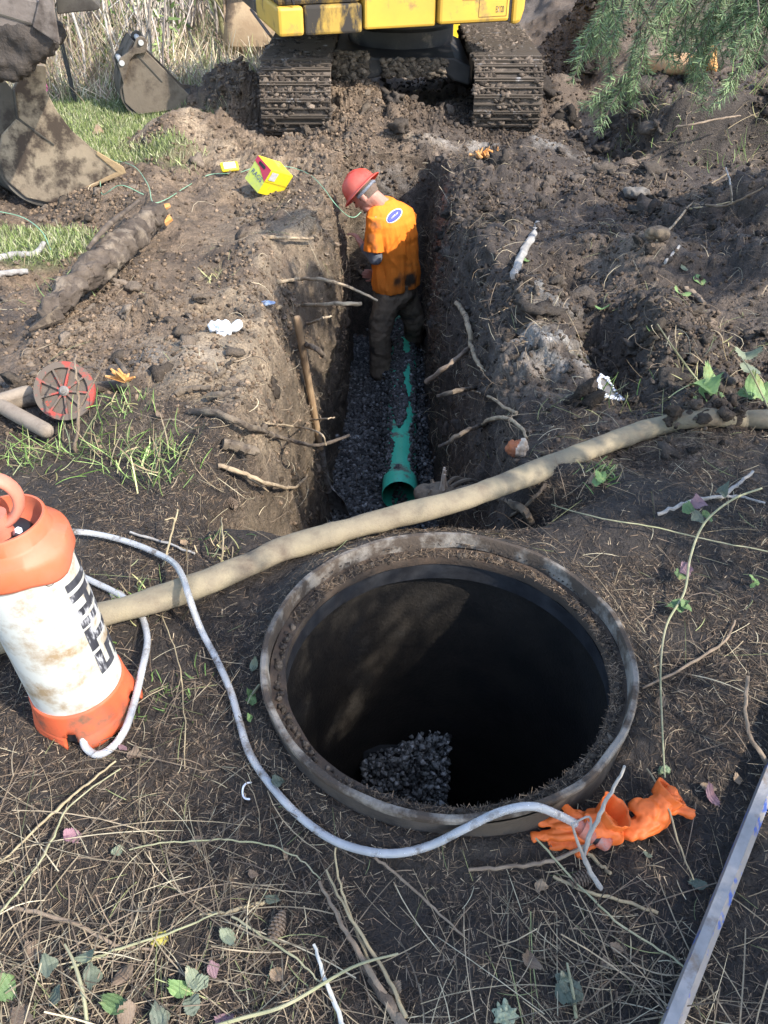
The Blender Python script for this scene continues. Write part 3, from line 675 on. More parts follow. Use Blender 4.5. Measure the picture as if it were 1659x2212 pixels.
# ------------------------------------------------------------------ orange gloves
m_glove = mat('orange_nitrile', (.75, .155, .028), (.66, .125, .022), sc=7, rough=.5, spec=.35, bump=.22, bsc=420, bdist=.002)
def zg(a, b): 
    return Vector((1152 + .2315 * a, 1673 + .2315 * b, 0))
def gp(a, b, z):
    q_ = zg(a, b); return PZ(q_.x, q_.y, z)
def fold(amp, f, s): return lambda V: amp * (np.abs(vn(V[:, 0] * f, V[:, 1] * f * 1.4, V[:, 2] * f, s)) * 2 - .7) + amp * .35 * vn(V[:, 0] * f * 3, V[:, 1] * f * 3, V[:, 2] * f * 3, s + 1)
def flatcap(mb, pts, w, th, n=12):
    m_ = MB(); m_.tube(cr(pts, 5), w, n); V = np.array(m_.V); k = len(V) // n; cc = V.reshape(k, n, 3).mean(1).repeat(n, 0)
    V[:, 2] = cc[:, 2] + (V[:, 2] - cc[:, 2]) * th; mb.add([tuple(v) for v in V], m_.F)
def glove(name, label, pieces, cuff, base):
    g_ = MB()
    for pts, wd, th in pieces: flatcap(g_, [gp(*q_) for q_ in pts], wd, th)
    V, F = remesh(g_, .0028, 1, fold(.0042, 38, 11))
    V[:, 2] = np.maximum(V[:, 2], .006)
    root = empty(name, base, label, 'glove', 'orange gloves by the riser')
    mk('hand', V, F, m_glove, root)
    c0, c1, r0, r1, up = cuff       # open cuff: a crinkled funnel
    c0, c1 = gp(*c0), gp(*c1); u_, v_, d_ = basis(c1 - c0); V = []; N_ = 40; J = 9
    for j in range(J):
        t = j / (J - 1)
        for k in range(N_):
            th = 2 * math.pi * k / N_; r = (r0 + (r1 - r0) * t) * (1 + .07 * math.sin(5 * th + 3 * t) + .04 * math.sin(11 * th))
            V.append(c0.lerp(c1, t) + u_ * math.cos(th) * r * up[0] + v_ * math.sin(th) * r * up[1])
    F = [(j * N_ + k, j * N_ + (k + 1) % N_, (j + 1) * N_ + (k + 1) % N_, (j + 1) * N_ + k) for j in range(J - 1) for k in range(N_)]
    cu = mk('cuff', V, F, m_glove, root); s_ = cu.modifiers.new('s', 'SOLIDIFY'); s_.thickness = .0012
    return root
glove('glove', 'crumpled orange glove with its open cuff facing up beside the tube coupling',
      [([(560, 500, .035), (420, 430, .05), (320, 330, .06), (270, 270, .06)], [.030, .026, .013, .011], .55), ([(480, 480, .04), (300, 445, .05), (170, 440, .045), (40, 445, .04)], [.024, .015, .012, .011], .7),
       ([(480, 540, .035), (330, 560, .04), (160, 565, .035), (-20, 585, .03)], [.024, .0145, .012, .011], .75), ([(500, 570, .02), (400, 630, .02), (270, 650, .02), (140, 665, .018)], [.026, .0155, .0125, .011], .7),
       ([(560, 560, .02), (500, 660, .018), (440, 740, .02), (420, 780, .02)], [.03, .014, .012, .010], .7), ([(470, 450, .05), (600, 480, .05), (720, 520, .035), (800, 510, .03)], [.034, .040, .034, .022], .62)],
      ((640, 470, .035), (775, 330, .085), .026, .040, (1.05, .85)), gp(600, 500, 0))
glove('glove', 'crumpled orange glove twisted away from the riser, one finger pointing right',
      [([(820, 520, .02), (960, 510, .03), (1080, 440, .035), (1180, 360, .04)], [.018, .026, .028, .03], .7), ([(980, 240, .045), (1000, 300, .045), (1100, 330, .05), (1240, 310, .045)], [.018, .026, .033, .028], .6),
       ([(1240, 300, .04), (1340, 300, .04), (1430, 340, .035), (1500, 380, .03)], [.019, .014, .013, .013], .7), ([(1120, 420, .03), (1180, 420, .02), (1205, 400, .015)], [.02, .02, .014], .7), ([(1150, 280, .05), (1250, 220, .06), (1340, 180, .06)], [.024, .026, .02], .6)],
      ((1200, 250, .045), (1290, 150, .07), .026, .034, (1.1, .7)), gp(1150, 400, 0))

# ------------------------------------------------------------------ worn metal bar at the right
m_bar = mat('worn_metal', (.24, .228, .22), (.32, .30, .29), sc=16, rough=.6, metal=.3, bump=.15, bsc=80, dirt=(.20, .16, .13), damt=.30, dsc=12, stretch=(1, 1, 1))
m_barb = mat('worn_blue_paint', (.045, .08, .28), (.06, .11, .32), sc=10, rough=.5, bump=.15, bsc=70, dirt=(.24, .22, .21), damt=.66, dsc=26, dsoft=.03)
A, B = PZ(1452, 2212, .055), PZ(1668, 1668, .055)
dd = (B - A).normalized(); A = A - dd * .35; B = B + dd * .75
sx = dd.cross(Vector((0, 0, 1))).normalized()
def barT(a, b, h): return A + dd * h + sx * a * .62 + Vector((0, 0, (b - .055) * .8))
bar = empty('metal_bar', A, 'long worn metal bar with blue paint flakes lying at the lower right', 'bar')
Lb = (B - A).length
MB().prism([(-.021, .058), (.012, .058), (.012, .054), (-.021, .054)], 0, Lb, barT).build('top_face', m_bar, bar, smooth=False)
MB().prism([(-.027, .004), (-.0215, .057), (-.0205, .0535), (-.024, .004)], 0, Lb, barT).build('blue_edge', m_barb, bar, smooth=False)
MB().prism([(.0122, .0575), (.030, .030), (.030, .004), (.026, .004), (.026, .028), (.0122, .0535)], 0, Lb, barT).build('lower_face', m_barb, bar, smooth=False)

# ------------------------------------------------------------------ sewer pipe in the trench
m_pipe = mat('green_pipe', (.075, .62, .39), (.10, .68, .44), sc=5, rough=.38, spec=.45, dirt=(.20, .20, .15), damt=.34, dsc=8, dsoft=.05)
m_pin = mat('green_pipe_inside', (.02, .25, .155), (.03, .29, .18), sc=5, rough=.5)
p0 = Vector((.098, 4.28, -1.575)); p1 = Vector((.185, 7.0, -1.735)); pd = (p1 - p0).normalized()
pipe = empty('sewer_pipe', p0, 'green sewer pipe half buried in crushed rock along the trench floor', 'pipe')
Mp = pd.to_track_quat('Z', 'Y').to_matrix()
MB().lathe([(.1095, .0), (.1125, .004), (.1125, .15), (.107, .20), (.1045, .22), (.1045, 2.75)], 48, p0, M=Mp).build('barrel', m_pipe, pipe)
MB().lathe([(.1095, .0), (.104, .012), (.104, .17), (.098, .20), (.098, 1.4)], 48, p0, M=Mp).build('bore', m_pin, pipe)
n = 4200; t = RNG.random(n) * 2.5 + .16; off = RNG.normal(size=n) * .085
ax = np.array(p0)[None] + np.array(pd)[None] * t[:, None]
keepm = (fbm(t * 3.2, off * 9, s=95, o=2) + .55 * ss(np.abs(off), .04, .12) + .30 * (t > 1.1) + .22 - .55 * gau(off, t * 0, .045, 0, .035, 1) - .45 * gau(off, t * 0, -.055, 0, .025, 1) * (t < 1.0) > -.18)
hz = np.sqrt(np.clip(.106 ** 2 - off ** 2, 0, 1))
p = np.stack([ax[:, 0] + off, ax[:, 1], np.maximum(ax[:, 2] + hz, zfloor(ax[:, 1]) + .03)], 1)[keepm]
n = len(p)
lumps('gravel_on_pipe', p, np.tile((0., 0., 1.), (n, 1)), .006 + .010 * RNG.random(n), pick([(.105, .10, .094), (.065, .062, .058), (.20, .195, .185), (.04, .038, .036)], n, [.4, .3, .12, .18]), m_rock, sub=0, smooth=False, jit=.35, sink=.2, label='crushed rock spilled over the green pipe')

# ------------------------------------------------------------------ shovel leaning in the trench
m_wood = mat('handle_wood', (.30, .19, .10), (.42, .29, .165), sc=6, rough=.6, bump=.15, bsc=60, dirt=(.17, .12, .08), damt=.35, dsc=5, dsoft=.2, stretch=(6, 6, 1))
m_steel = mat('muddy_steel', (.20, .185, .17), (.28, .26, .235), sc=9, rough=.6, metal=.3, dirt=(.10, .08, .06), damt=.5, dsc=9)
st_, sb_ = PY(641, 684, 4.15), PY(706, 1045, 4.24)
sb2 = PY(742, 1150, 4.22); sdir = (sb_ - st_).normalized()
shovel = empty('shovel', sb2, 'long wooden handled shovel leaning against the left trench wall', 'shovel')
MB().tube([st_ - sdir * .004, st_, st_ + sdir * .01, st_ + sdir * .04, sb_], [.009, .016, .0195, .0205, .0195], 14).build('handle', m_wood, shovel)
MB().tube([sb_ - sdir * .28, sb_ - sdir * .02, sb_ + sdir * .06], [.0215, .023, .026], 14).build('socket', m_steel, shovel)
bl = MB(); V = []; q0 = sb_ + sdir * .02; q1 = sb2 + (sb2 - sb_).normalized() * .06; bdn = (q1 - q0); bs = Vector((.86, -.5, 0)); bn_ = bdn.cross(bs).normalized()
for i in range(13):
    t = i / 12; hw = .105 * (min(1, .25 + t * 4) if t < .2 else 1) * (1 if t < .6 else math.cos((t - .6) / .4 * 1.35))
    for j in range(9):
        s_ = (j - 4) / 4; V.append(q0 + bdn * t + bs * hw * s_ - bn_ * (.030 * (1 - s_ * s_)))
bl.add(V, [(i * 9 + j, i * 9 + j + 1, (i + 1) * 9 + j + 1, (i + 1) * 9 + j) for i in range(12) for j in range(8)])
bo = bl.build('blade', m_steel, shovel); s_ = bo.modifiers.new('s', 'SOLIDIFY'); s_.thickness = .003
# ------------------------------------------------------------------ worker in the trench
m_skin = mat('skin', (.50, .25, .185), (.44, .20, .145), sc=14, rough=.55, spec=.3)
m_shirt = mat('orange_shirt', (1, 1, 1), attr=True, sc=14, rough=.8, spec=.15, bump=.2, bsc=200, bdist=.003, vlo=.85, vhi=1.12)
m_pants = mat('dark_work_trousers', (.23, .17, .115), (.165, .122, .083), sc=9, rough=.9, bump=.3, bsc=120, dirt=(.075, .06, .046), damt=.4, dsc=6)
m_boot = mat('black_boots', (.014, .013, .012), (.03, .027, .024), sc=10, rough=.7)
m_helm = mat('red_hard_hat', (.66, .065, .04), (.60, .055, .035), sc=5, rough=.38, spec=.45, dirt=(.45, .16, .12), damt=.25, dsc=6, dsoft=.2)
m_grey = mat('grey_sleeve', (.17, .18, .21), (.13, .14, .165), sc=12, rough=.85, bump=.25, bsc=150)
FW = Vector((-.77, .64, 0)); LF = Vector((-.64, -.77, 0)); UPV = Vector((0, 0, 1))
wk = empty('person', PY(836, 820, 6.15), 'worker in red hard hat and orange shirt standing in the trench with head bowed', 'person')
U_ = Vector((-.66, .28, .70)).normalized(); Fh = Vector((-.62, .30, -.72)); Fh = (Fh - U_ * Fh.dot(U_)).normalized(); Lh = U_.cross(Fh).normalized()
BC = PY(781, 409, 6.10); HC = BC - U_ * .035
Mh = Matrix((Lh, Fh, U_)).transposed()
NB = PY(829, 438, 6.16)
def torso_rings(rings, n=40, grow=0):
    V = []
    for px, py, yy, hw, hd in rings:
        c_ = PY(px, py, yy)
        for k in range(n):
            t = 2 * math.pi * k / n; ca, sa = math.cos(t), math.sin(t)
            ca = math.copysign(abs(ca) ** .85, ca); sa = math.copysign(abs(sa) ** .85, sa)
            V.append(c_ + LF * (hw + grow) * ca + FW * (hd + grow) * sa)
    m_ = len(rings); F = [(i * n + k, i * n + (k + 1) % n, (i + 1) * n + (k + 1) % n, (i + 1) * n + k) for i in range(m_ - 1) for k in range(n)]
    F += [tuple(range(n - 1, -1, -1)), tuple((m_ - 1) * n + k for k in range(n))]
    return V, F
TR = [(829, 429, 6.15, .062, .062), (832, 437, 6.15, .085, .08), (837, 448, 6.15, .150, .105), (841, 458, 6.15, .188, .122), (844, 475, 6.15, .205, .132), (847, 500, 6.16, .205, .140), (850, 530, 6.17, .198, .142),
      (854, 562, 6.18, .195, .142), (857, 590, 6.19, .203, .148), (856, 607, 6.19, .205, .15)]
LS, LE, LW = PY(812, 474, 6.02), PY(811, 556, 6.02), PY(783, 531, 6.16)
RS, RE, RW = PY(878, 466, 6.30), PY(846, 560, 6.50), PY(812, 590, 6.44)
LHip, LK, LA = PY(838, 634, 6.12), PY(820, 716, 6.10), PY(823, 797, 6.14)
RHip, RK, RA = PY(872, 634, 6.28), PY(894, 692, 6.36), PY(893, 733, 6.55)
bd = MB()
bd.ell(HC, (.074, .094, .112), Mh); bd.ell(HC + Fh * .045 - U_ * .075, (.050, .048, .045), Mh); bd.ell(HC + Fh * .075 - U_ * .02, (.045, .03, .05), Mh)
bd.capsule(HC + Fh * .098 + U_ * .008, HC + Fh * .120 - U_ * .022, .008, .013); bd.ell(HC + Fh * .094 - U_ * .058, (.022, .012, .010), Mh)
bd.ell(HC + Fh * .098 + U_ * .020, (.045, .012, .012), Mh)
bd.ell(HC + Lh * .078 - U_ * .018 - Fh * .012, (.010, .022, .034), Mh); bd.ell(HC - Lh * .078 - U_ * .018 - Fh * .012, (.010, .022, .034), Mh)
bd.capsule(HC - U_ * .05 - Fh * .03, NB - UPV * .04, .058, .070)
V, F = torso_rings([(a, b, y, hw * .8, hd * .8) for a, b, y, hw, hd in TR]); bd.add(V, F)
for S, E_, W_ in ((LS, LE, LW), (RS, RE, RW)): bd.capsule(S, E_, .052, .042); bd.capsule(E_, W_, .042, .027)
for hp_, kn, an in ((LHip, LK, LA), (RHip, RK, RA)): bd.capsule(hp_, kn, .082, .055); bd.capsule(kn, an, .054, .042)
bd.ell((LHip + RHip) / 2, (.15, .12, .13), Matrix((LF, FW, UPV)).transposed())
def hand(W_, d, side, curl, up):
    """palm, four bent fingers of different lengths and a thumb from the side of the palm"""
    d = d.normalized(); side = (side - d * side.dot(d)).normalized(); up = d.cross(side).normalized() * up
    pc = W_ + d * .050
    bd.ell(pc, (.036, .048, .016), Matrix((side, d, up)).transposed(), 14, 10); bd.capsule(W_ - d * .01, W_ + d * .03, .026, .024)
    for i, (o_, L_) in enumerate(((-.028, .068), (-.0095, .077), (.0095, .072), (.027, .058))):
        a0_ = pc + side * o_ + d * .036; dd_ = d
        for j, f_ in enumerate((.45, .32, .23)):
            ang = curl * (.55 + .35 * j); dd_ = (d * math.cos(ang) + up * math.sin(ang)).normalized(); a1_ = a0_ + dd_ * L_ * f_
            bd.capsule(a0_, a1_, .0092 - .0008 * j, .0086 - .0008 * j, 10, 3); a0_ = a1_
    t0_ = pc - side * .030 - d * .012; t1_ = t0_ - side * .026 + d * .026 + up * .012; t2_ = t1_ - side * .002 + d * .028 + up * .016
    bd.capsule(t0_, t1_, .0125, .0105, 10, 3); bd.capsule(t1_, t2_, .0105, .0088, 10, 3)
hand(LW, PY(771, 512, 6.20) - LW, -UPV * .3 - LF * .2 - Vector((0, 1, 0)), .95, -1)
hand(RW, PY(800, 592, 6.36) - RW, UPV, .8, 1)
V, F = remesh(bd, .0048, 2)
mk('body', V, F, m_skin, wk)
# trousers
pt = MB(); MP = Matrix((LF, FW, UPV)).transposed()
pt.ell((LHip + RHip) / 2 + UPV * .015, (.172, .142, .13), MP); pt.ell(PY(857, 612, 6.19), (.168, .135, .10), MP)
pt.capsule(LHip, LK, .112, .092); pt.capsule(LK, LA + UPV * .03, .090, .088); pt.capsule(LA + UPV * .10, LA - UPV * .005, .088, .094)
pt.capsule(RHip, RK, .110, .085); pt.capsule(RK, RA, .086, .074)
V, F = remesh(pt, .008, 3, lambda V: .011 * fbm(V[:, 0] * 8, V[:, 1] * 8, V[:, 2] * 16, f=1, o=3, s=31) + .006 * fbm(V[:, 0], V[:, 1], V[:, 2], f=26, o=2, s=32))
mk('trousers', V, F, m_pants, wk)
for hl_, toe, nm in ((LA + Vector((-.01, 0, -.065)), LA + Vector((.135, .05, -.085)), 'boot'), (RA + Vector((.05, .02, -.03)), RA + Vector((-.15, .02, -.045)), 'boot')):
    bt = MB(); dv = (toe - hl_); bt.capsule(hl_, hl_ + dv * .55, .052, .050); bt.capsule(hl_ + dv * .5, toe, .047, .042); bt.capsule(hl_ + UPV * .01, hl_ + UPV * .13, .055, .058)
    V, F = remesh(bt, .008, 2); zmin = min(hl_.z, toe.z) - .045; V[:, 2] = np.maximum(V[:, 2], zmin); mk(nm, V, F, m_boot, wk)
# shirt with one sleeve towards the camera
sh = MB(); V, F = torso_rings(TR + [(855, 617, 6.19, .200, .148)], grow=.006); sh.add(V, F)
sh.capsule(PY(815, 466, 6.06), PY(812, 490, 6.02), .082, .076)
def cone(mb, a, b, r0, r1): mb.tube([a, a.lerp(b, .33), a.lerp(b, .66), b], [r0, (r0 * 2 + r1) / 3, (r0 + 2 * r1) / 3, r1], 24)
cone(sh, PY(814, 468, 6.04), PY(808, 544, 6.00), .078, .072)
cone(sh, RS, RS.lerp(RE, .75), .085, .075)
V, F = remesh(sh, .0062, 3)
Vv = np.array(V); 
fx_ = fbm(Vv[:, 0] * 15 + Vv[:, 2] * 2.2, Vv[:, 1] * 15, Vv[:, 2] * 2.6, f=1, o=3, s=41); low = ss(-Vv[:, 2], .35, 1.0)
fx2 = fbm(Vv[:, 0] * 9, Vv[:, 1] * 9, Vv[:, 2] * 20, f=1, o=2, s=43); ctr = np.array(PY(850, 520, 6.17))
dirn = Vv - ctr; dirn[:, 2] = 0; dirn /= np.linalg.norm(dirn, axis=1, keepdims=True) + 1e-6
slv = ss(-((Vv[:, 0] - LS.x) * LF.x + (Vv[:, 1] - LS.y) * LF.y) * -1, -.06, .02)
du2 = (Vv[:, 0] - ctr[0]) * LF.x + (Vv[:, 1] - ctr[1]) * LF.y; fold2 = np.abs(np.sin(du2 * 34 - Vv[:, 2] * 11 + 2.2 * fbm(Vv[:, 0], Vv[:, 1], Vv[:, 2], f=5, o=2, s=49))) ** .7
V = Vv - dirn * (.011 * fold2 * (.3 + .7 * low))[:, None] + dirn * (.034 * fx_ * (.35 + .65 * low) + .006 * fx2)[:, None]
V[:, 2] += .010 * fbm(V[:, 0], V[:, 1], f=9, o=2, s=45) * ss(-V[:, 2], .9, 1.1)
# mud worn into the cloth: sleeve and lower right back
ccol = np.zeros((len(V), 3)) + np.array((.84, .22, .025)); nz = fbm(V[:, 0], V[:, 1], V[:, 2], f=11, o=4, s=47)
def blot(px, py, yy, r_, thr): 
    c_ = np.array(PY(px, py, yy)); d_ = np.linalg.norm((V - c_) / r_, axis=1); return ss(1 - d_ + 1.3 * nz, thr - .15, thr + .75)
mud = np.maximum.reduce([blot(812, 490, 5.95, .065, .3) * .85, blot(802, 515, 5.95, .06, .35) * .65, blot(885, 598, 6.1, .10, .15), blot(868, 600, 6.05, .10, .35) * .9, blot(880, 570, 6.08, .12, .6) * .7, blot(812, 535, 5.93, .07, .55) * .7])
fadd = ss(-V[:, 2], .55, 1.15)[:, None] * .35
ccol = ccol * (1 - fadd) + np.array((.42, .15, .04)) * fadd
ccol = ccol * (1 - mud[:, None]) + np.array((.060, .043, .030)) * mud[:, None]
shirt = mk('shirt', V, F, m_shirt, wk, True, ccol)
sb = BVHTree.FromPolygons([tuple(v) for v in V], F)
def onshirt(px, py, off=.004):
    d = ray(px, py).normalized(); h = sb.ray_cast(Vector((0, 0, CAMH)), d)
    return (Vector(h[0]) if h[0] is not None else PY(px, py, 6.0)) - d * off
def decal(pts2, F, name, m, off, parent): return mk(name, [onshirt(a, b, off) for a, b in pts2], F, m, parent, smooth=True)
def ellp(cx, cy, ra, rb, ang, nr_=6, n_=36):
    P_ = [(cx, cy)]; ca, sa = math.cos(ang), math.sin(ang)
    for i in range(1, nr_ + 1):
        for k in range(n_):
            t = 2 * math.pi * k / n_; a, b = ra * i / nr_ * math.cos(t), rb * i / nr_ * math.sin(t); P_.append((cx + a * ca + b * sa, cy - a * sa + b * ca))
    F = [(0, 1 + k, 1 + (k + 1) % n_) for k in range(n_)] + [(1 + i * n_ + k, 1 + (i + 1) * n_ + k, 1 + (i + 1) * n_ + (k + 1) % n_, 1 + i * n_ + (k + 1) % n_) for i in range(nr_ - 1) for k in range(n_)]
    return P_, F
an = R(41)
Pe, Fe = ellp(851.8, 466, 20.6, 11.2, an); decal(Pe, Fe, 'emblem_border', mat('emblem_white', (.75, .72, .70), rough=.7), .004, shirt)
Pe, Fe = ellp(851.8, 466, 18.6, 9.4, an); decal(Pe, Fe, 'emblem', mat('emblem_blue', (.075, .085, .32), rough=.7), .007, shirt)
TV, TF = text_mesh('Pihl', 21, .35, 2); ca, sa = math.cos(an), math.sin(an)
decal([(851.4 + v.x * .86 * ca + v.y * .92 * sa * .8, 466.5 - v.x * .86 * sa - v.y * .92 * ca) for v in TV], TF, 'emblem_lettering', bpy.data.materials['emblem_white'], .010, shirt)
# sleeves, helmet, head details
es = MB(); es.capsule(PY(810, 535, 6.01), LE, .056, .054); es.capsule(LE, LE.lerp(LW, .82), .052, .037)
V, F = remesh(es, .006, 2, lambda V: .004 * fbm(V[:, 0], V[:, 1], V[:, 2] * 2, f=22, o=2, s=61)); mk('undershirt_sleeve', V, F, m_grey, wk)
es = MB(); es.capsule(RS.lerp(RE, .6), RE, .056, .052); es.capsule(RE, RE.lerp(RW, .8), .052, .038)
V, F = remesh(es, .008, 2); mk('undershirt_sleeve', V, F, m_grey, wk)
hb_ = MB(); V = []; prof = [(.150, -.010), (.1495, -.006), (.135, .002), (.120, .010), (.115, .022), (.112, .045), (.102, .078), (.080, .106), (.048, .122), (.015, .127), (.001, .1275)]
for r0, z0 in prof:
    for k in range(48):
        t = 2 * math.pi * k / 48; st_r = 1.10 if True else 1
        rid = .006 * max(0, 1 - abs(math.sin(t)) / .0 ) if False else 0
        q_ = r0 * (1 + .10 * math.sin(t) ** 2); zz = z0 + (.012 * max(0, -math.sin(t)) * (r0 > .125)) - (.004 * max(0, math.sin(t)) * (r0 > .125))
        V.append(BC + Lh * q_ * math.cos(t) + Fh * q_ * math.sin(t) + U_ * zz)
F = [(i * 48 + k, i * 48 + (k + 1) % 48, (i + 1) * 48 + (k + 1) % 48, (i + 1) * 48 + k) for i in range(len(prof) - 1) for k in range(48)]
hb_.add(V, F); hm = hb_.build('hard_hat', m_helm, wk); s_ = hm.modifiers.new('s', 'SOLIDIFY'); s_.thickness = .003; s_.offset = -1
rg_ = MB(); rg_.tube([BC + Fh * (.125 * math.sin(a_)) + U_ * (.010 + .119 * math.cos(a_)) for a_ in np.linspace(-1.35, 1.35, 22)], .011, 8); rg_.build('crown_ridge', m_helm, hm)
hbm = MB(); hbm.tube([HC + U_ * (.020 - .012 * abs(math.cos(t))) + Lh * .084 * math.cos(t) + Fh * .100 * math.sin(t) - Fh * .004 for t in np.linspace(math.pi * .95, math.pi * 2.05, 24)], .012, 8)
hbm.build('headband', mat('headband_grey', (.22, .24, .28), (.12, .13, .15), sc=60, rough=.5), hm)
hr_ = MB(); hr_.ell(HC + U_ * .006 - Fh * .010, (.0775, .092, .108), Mh); V = np.array(hr_.V); lf = (V - np.array(HC)) @ np.array(U_); ff = (V - np.array(HC)) @ np.array(Fh)
ok_ = (lf > -.035 + .5 * ff) & (lf > -.06); F = [f for f in hr_.F if all(ok_[i] for i in f)]; mk('hair', V, F, mat('short_hair', (.10, .07, .05), (.17, .12, .09), sc=120, rough=.9), wk)
for sg in (1, -1): MB().ell(HC + Fh * .092 + Lh * .032 * sg + U_ * .004, (.012, .006, .007), Mh, 10, 8).build('eye', m_blk, wk)
MB().ell(HC + Fh * .1035 - U_ * .058, (.020, .004, .003), Mh, 10, 8).build('mouth', mat('lips', (.25, .10, .08), rough=.6), wk)

# ------------------------------------------------------------------ excavator
m_yel = mat('excavator_yellow', (.56, .34, .045), (.48, .29, .045), sc=3, rough=.5, spec=.4, dirt=(.17, .12, .07), damt=.27, dsc=3.5, dsoft=.06, stretch=(1, 1, 1))
m_yeld = mat('muddy_yellow', (.42, .27, .05), (.34, .21, .045), sc=3, rough=.6, dirt=(.04, .035, .03), damt=.55, dsc=3.2, dsoft=.07, stretch=(1.6, 1, .7))
m_frame = mat('black_frame', (.022, .021, .021), (.04, .037, .035), sc=6, rough=.6, dirt=(.16, .13, .10), damt=.33, dsc=4)
m_shoe = mat('muddy_track', (.085, .066, .05), (.05, .04, .032), sc=9, rough=.9, bump=.6, bsc=50, dirt=(.14, .11, .085), damt=.4, dsc=7)
m_grs = mat('polished_grouser', (.46, .45, .45), (.30, .29, .28), sc=9, rough=.4, metal=.55, dirt=(.13, .105, .082), damt=.80, dsc=8, stretch=(1, 1, 1))
m_glass = mat('dark_glass', (.02, .025, .03), rough=.12, spec=.6)
GY = -.36
exc = empty('excavator', (.15, 9.1, GY), 'yellow excavator with muddy steel tracks parked across the far end of the trench', 'excavator')
def track(x0, x1, yf, zb, name='track'):
    r_, Ls = .295, 1.5; cz = zb + r_; per = 2 * Ls + 2 * math.pi * r_; N_ = 42
    def pt_(s):
        s %= per
        if s < Ls: return Vector((0, yf + r_ + s, cz + r_)), Vector((0, 1, 0)), Vector((0, 0, 1))
        s -= Ls
        if s < math.pi * r_: a = s / r_; return Vector((0, yf + r_ + Ls + r_ * math.sin(a), cz + r_ * math.cos(a))), Vector((0, math.cos(a), -math.sin(a))), Vector((0, math.sin(a), math.cos(a)))
        s -= math.pi * r_
        if s < Ls: return Vector((0, yf + r_ + Ls - s, cz - r_)), Vector((0, -1, 0)), Vector((0, 0, -1))
        s -= Ls; a = s / r_; return Vector((0, yf + r_ - r_ * math.sin(a), cz - r_ * math.cos(a))), Vector((0, -math.cos(a), math.sin(a))), Vector((0, -math.sin(a), -math.cos(a)))
    pl, gr = MB(), MB()
    for i in range(N_):
        p_, t_, n_ = pt_(i * per / N_); M_ = Matrix((Vector((1, 0, 0)), t_, n_)).transposed(); xm = Vector(((x0 + x1) / 2, 0, 0))
        pl.box(p_ + xm, (x1 - x0, per / N_ * .93, .022), M_)
        for o_ in (-.055, 0, .055):
            gr.box(p_ + xm + t_ * o_ + n_ * .020, (x1 - x0 - .004, .010, .030), M_)
    tr = pl.build(name, m_shoe, exc, smooth=False); gr.build('grousers', m_grs, tr, smooth=False)
    fr = MB(); 
    for s_ in (0, 1):
        for yy in (yf + r_, yf + r_ + Ls): fr.cyl((x0 + .12 + s_ * (x1 - x0 - .32), yy, cz), (x0 + .20 + s_ * (x1 - x0 - .32), yy, cz), r_ - .05, n=28)
    fr.box(((x0 + x1) / 2, yf + r_ + Ls / 2, cz), (.26, Ls, .30)); fr.build('track_frame', m_frame, tr, smooth=False)
    # mud packed on the shoes
    n = 6000; s_ = RNG.random(n) * per; xs = x0 + (x1 - x0) * RNG.random(n); P_ = []; Nn = []
    for k in range(n):
        p_, t_, n_ = pt_(s_[k]); P_.append(p_ + Vector((xs[k], 0, 0)) + n_ * .006); Nn.append(n_)
    P_ = np.array(P_); Nn = np.array(Nn); kk = fbm(P_[:, 0] * 1.2, P_[:, 1], P_[:, 2] * 3, f=4, o=3, s=int(100 + x0 * 9)) > -.16
    P_, Nn = P_[kk], Nn[kk]
    lumps('packed_mud', P_, Nn, .012 + .022 * RNG.random(len(P_)) ** 2, pick([(.11, .085, .065), (.06, .048, .038), (.16, .125, .095)], len(P_)), m_clod, sub=1, jit=.7, squash=.6, sink=.3, parent=tr)
track(-1.036, -.443, 7.72, GY - .03); track(.765, 1.345, 7.86, GY - .03)
cf = MB()
cf.prism([(-.44, -.10), (-.20, -.02), (.05, .03), (.55, .03), (.62, -.02), (.77, -.06), (.77, .10), (.62, .17), (-.22, .17), (-.44, .20)], 8.35, 9.6, lambda a, b, h: Vector((a, h, b)))
cf.build('undercarriage', m_frame, exc, smooth=False, bevel=.02)
n = 420; xs = -.45 + .3 * RNG.random(n) ; P_ = np.stack([xs, np.full(n, 8.33), -.06 + .28 * RNG.random(n)], 1); P2 = np.stack([.0 + .55 * RNG.random(n), np.full(n, 8.33), .02 + .14 * RNG.random(n)], 1); P_ = np.concatenate([P_, P2])
lumps('caked_mud', P_, np.tile((0., -1., 0.), (2 * n, 1)), .012 + .028 * RNG.random(2 * n) ** 2, pick([(.10, .08, .06), (.15, .12, .09)], 2 * n), m_clod, sub=1, jit=.7, squash=.5, parent=exc)
MB().lathe([(.50, .17), (.50, .30), (.46, .32), (.46, .48)], 40, (.16, 9.2, 0)).build('slew_ring', m_frame, exc)
O = PY(603, 76, 7.55); O.z = .455; q1 = PY(1127, 52, 8.15); ux = Vector((q1.x - O.x, q1.y - O.y, 0)); LH = ux.length; ux.normalize(); uy = Vector((-ux.y, ux.x, 0)); MHs = Matrix((ux, uy, UPV)).transposed()
def hp2(px): return (px - 603) / 524 * LH
def hbx(mb, x0, x1, y0, y1, z0, z1): mb.box(O + ux * (x0 + x1) / 2 + uy * (y0 + y1) / 2 + UPV * (z0 + z1) / 2, (x1 - x0, y1 - y0, z1 - z0), MHs); return mb
hbx(MB(), 0.02, LH - .05, .08, 2.2, .015, .10).build('deck', m_frame, exc, smooth=False)
hbx(MB(), 0, hp2(655), 0, 1.0, .0, .205).build('side_skirt', m_yel, exc, smooth=False, bevel=.025)
hbx(MB(), hp2(657), hp2(776), .012, 1.0, .0, .205).build('side_skirt', m_yeld, exc, smooth=False, bevel=.02)
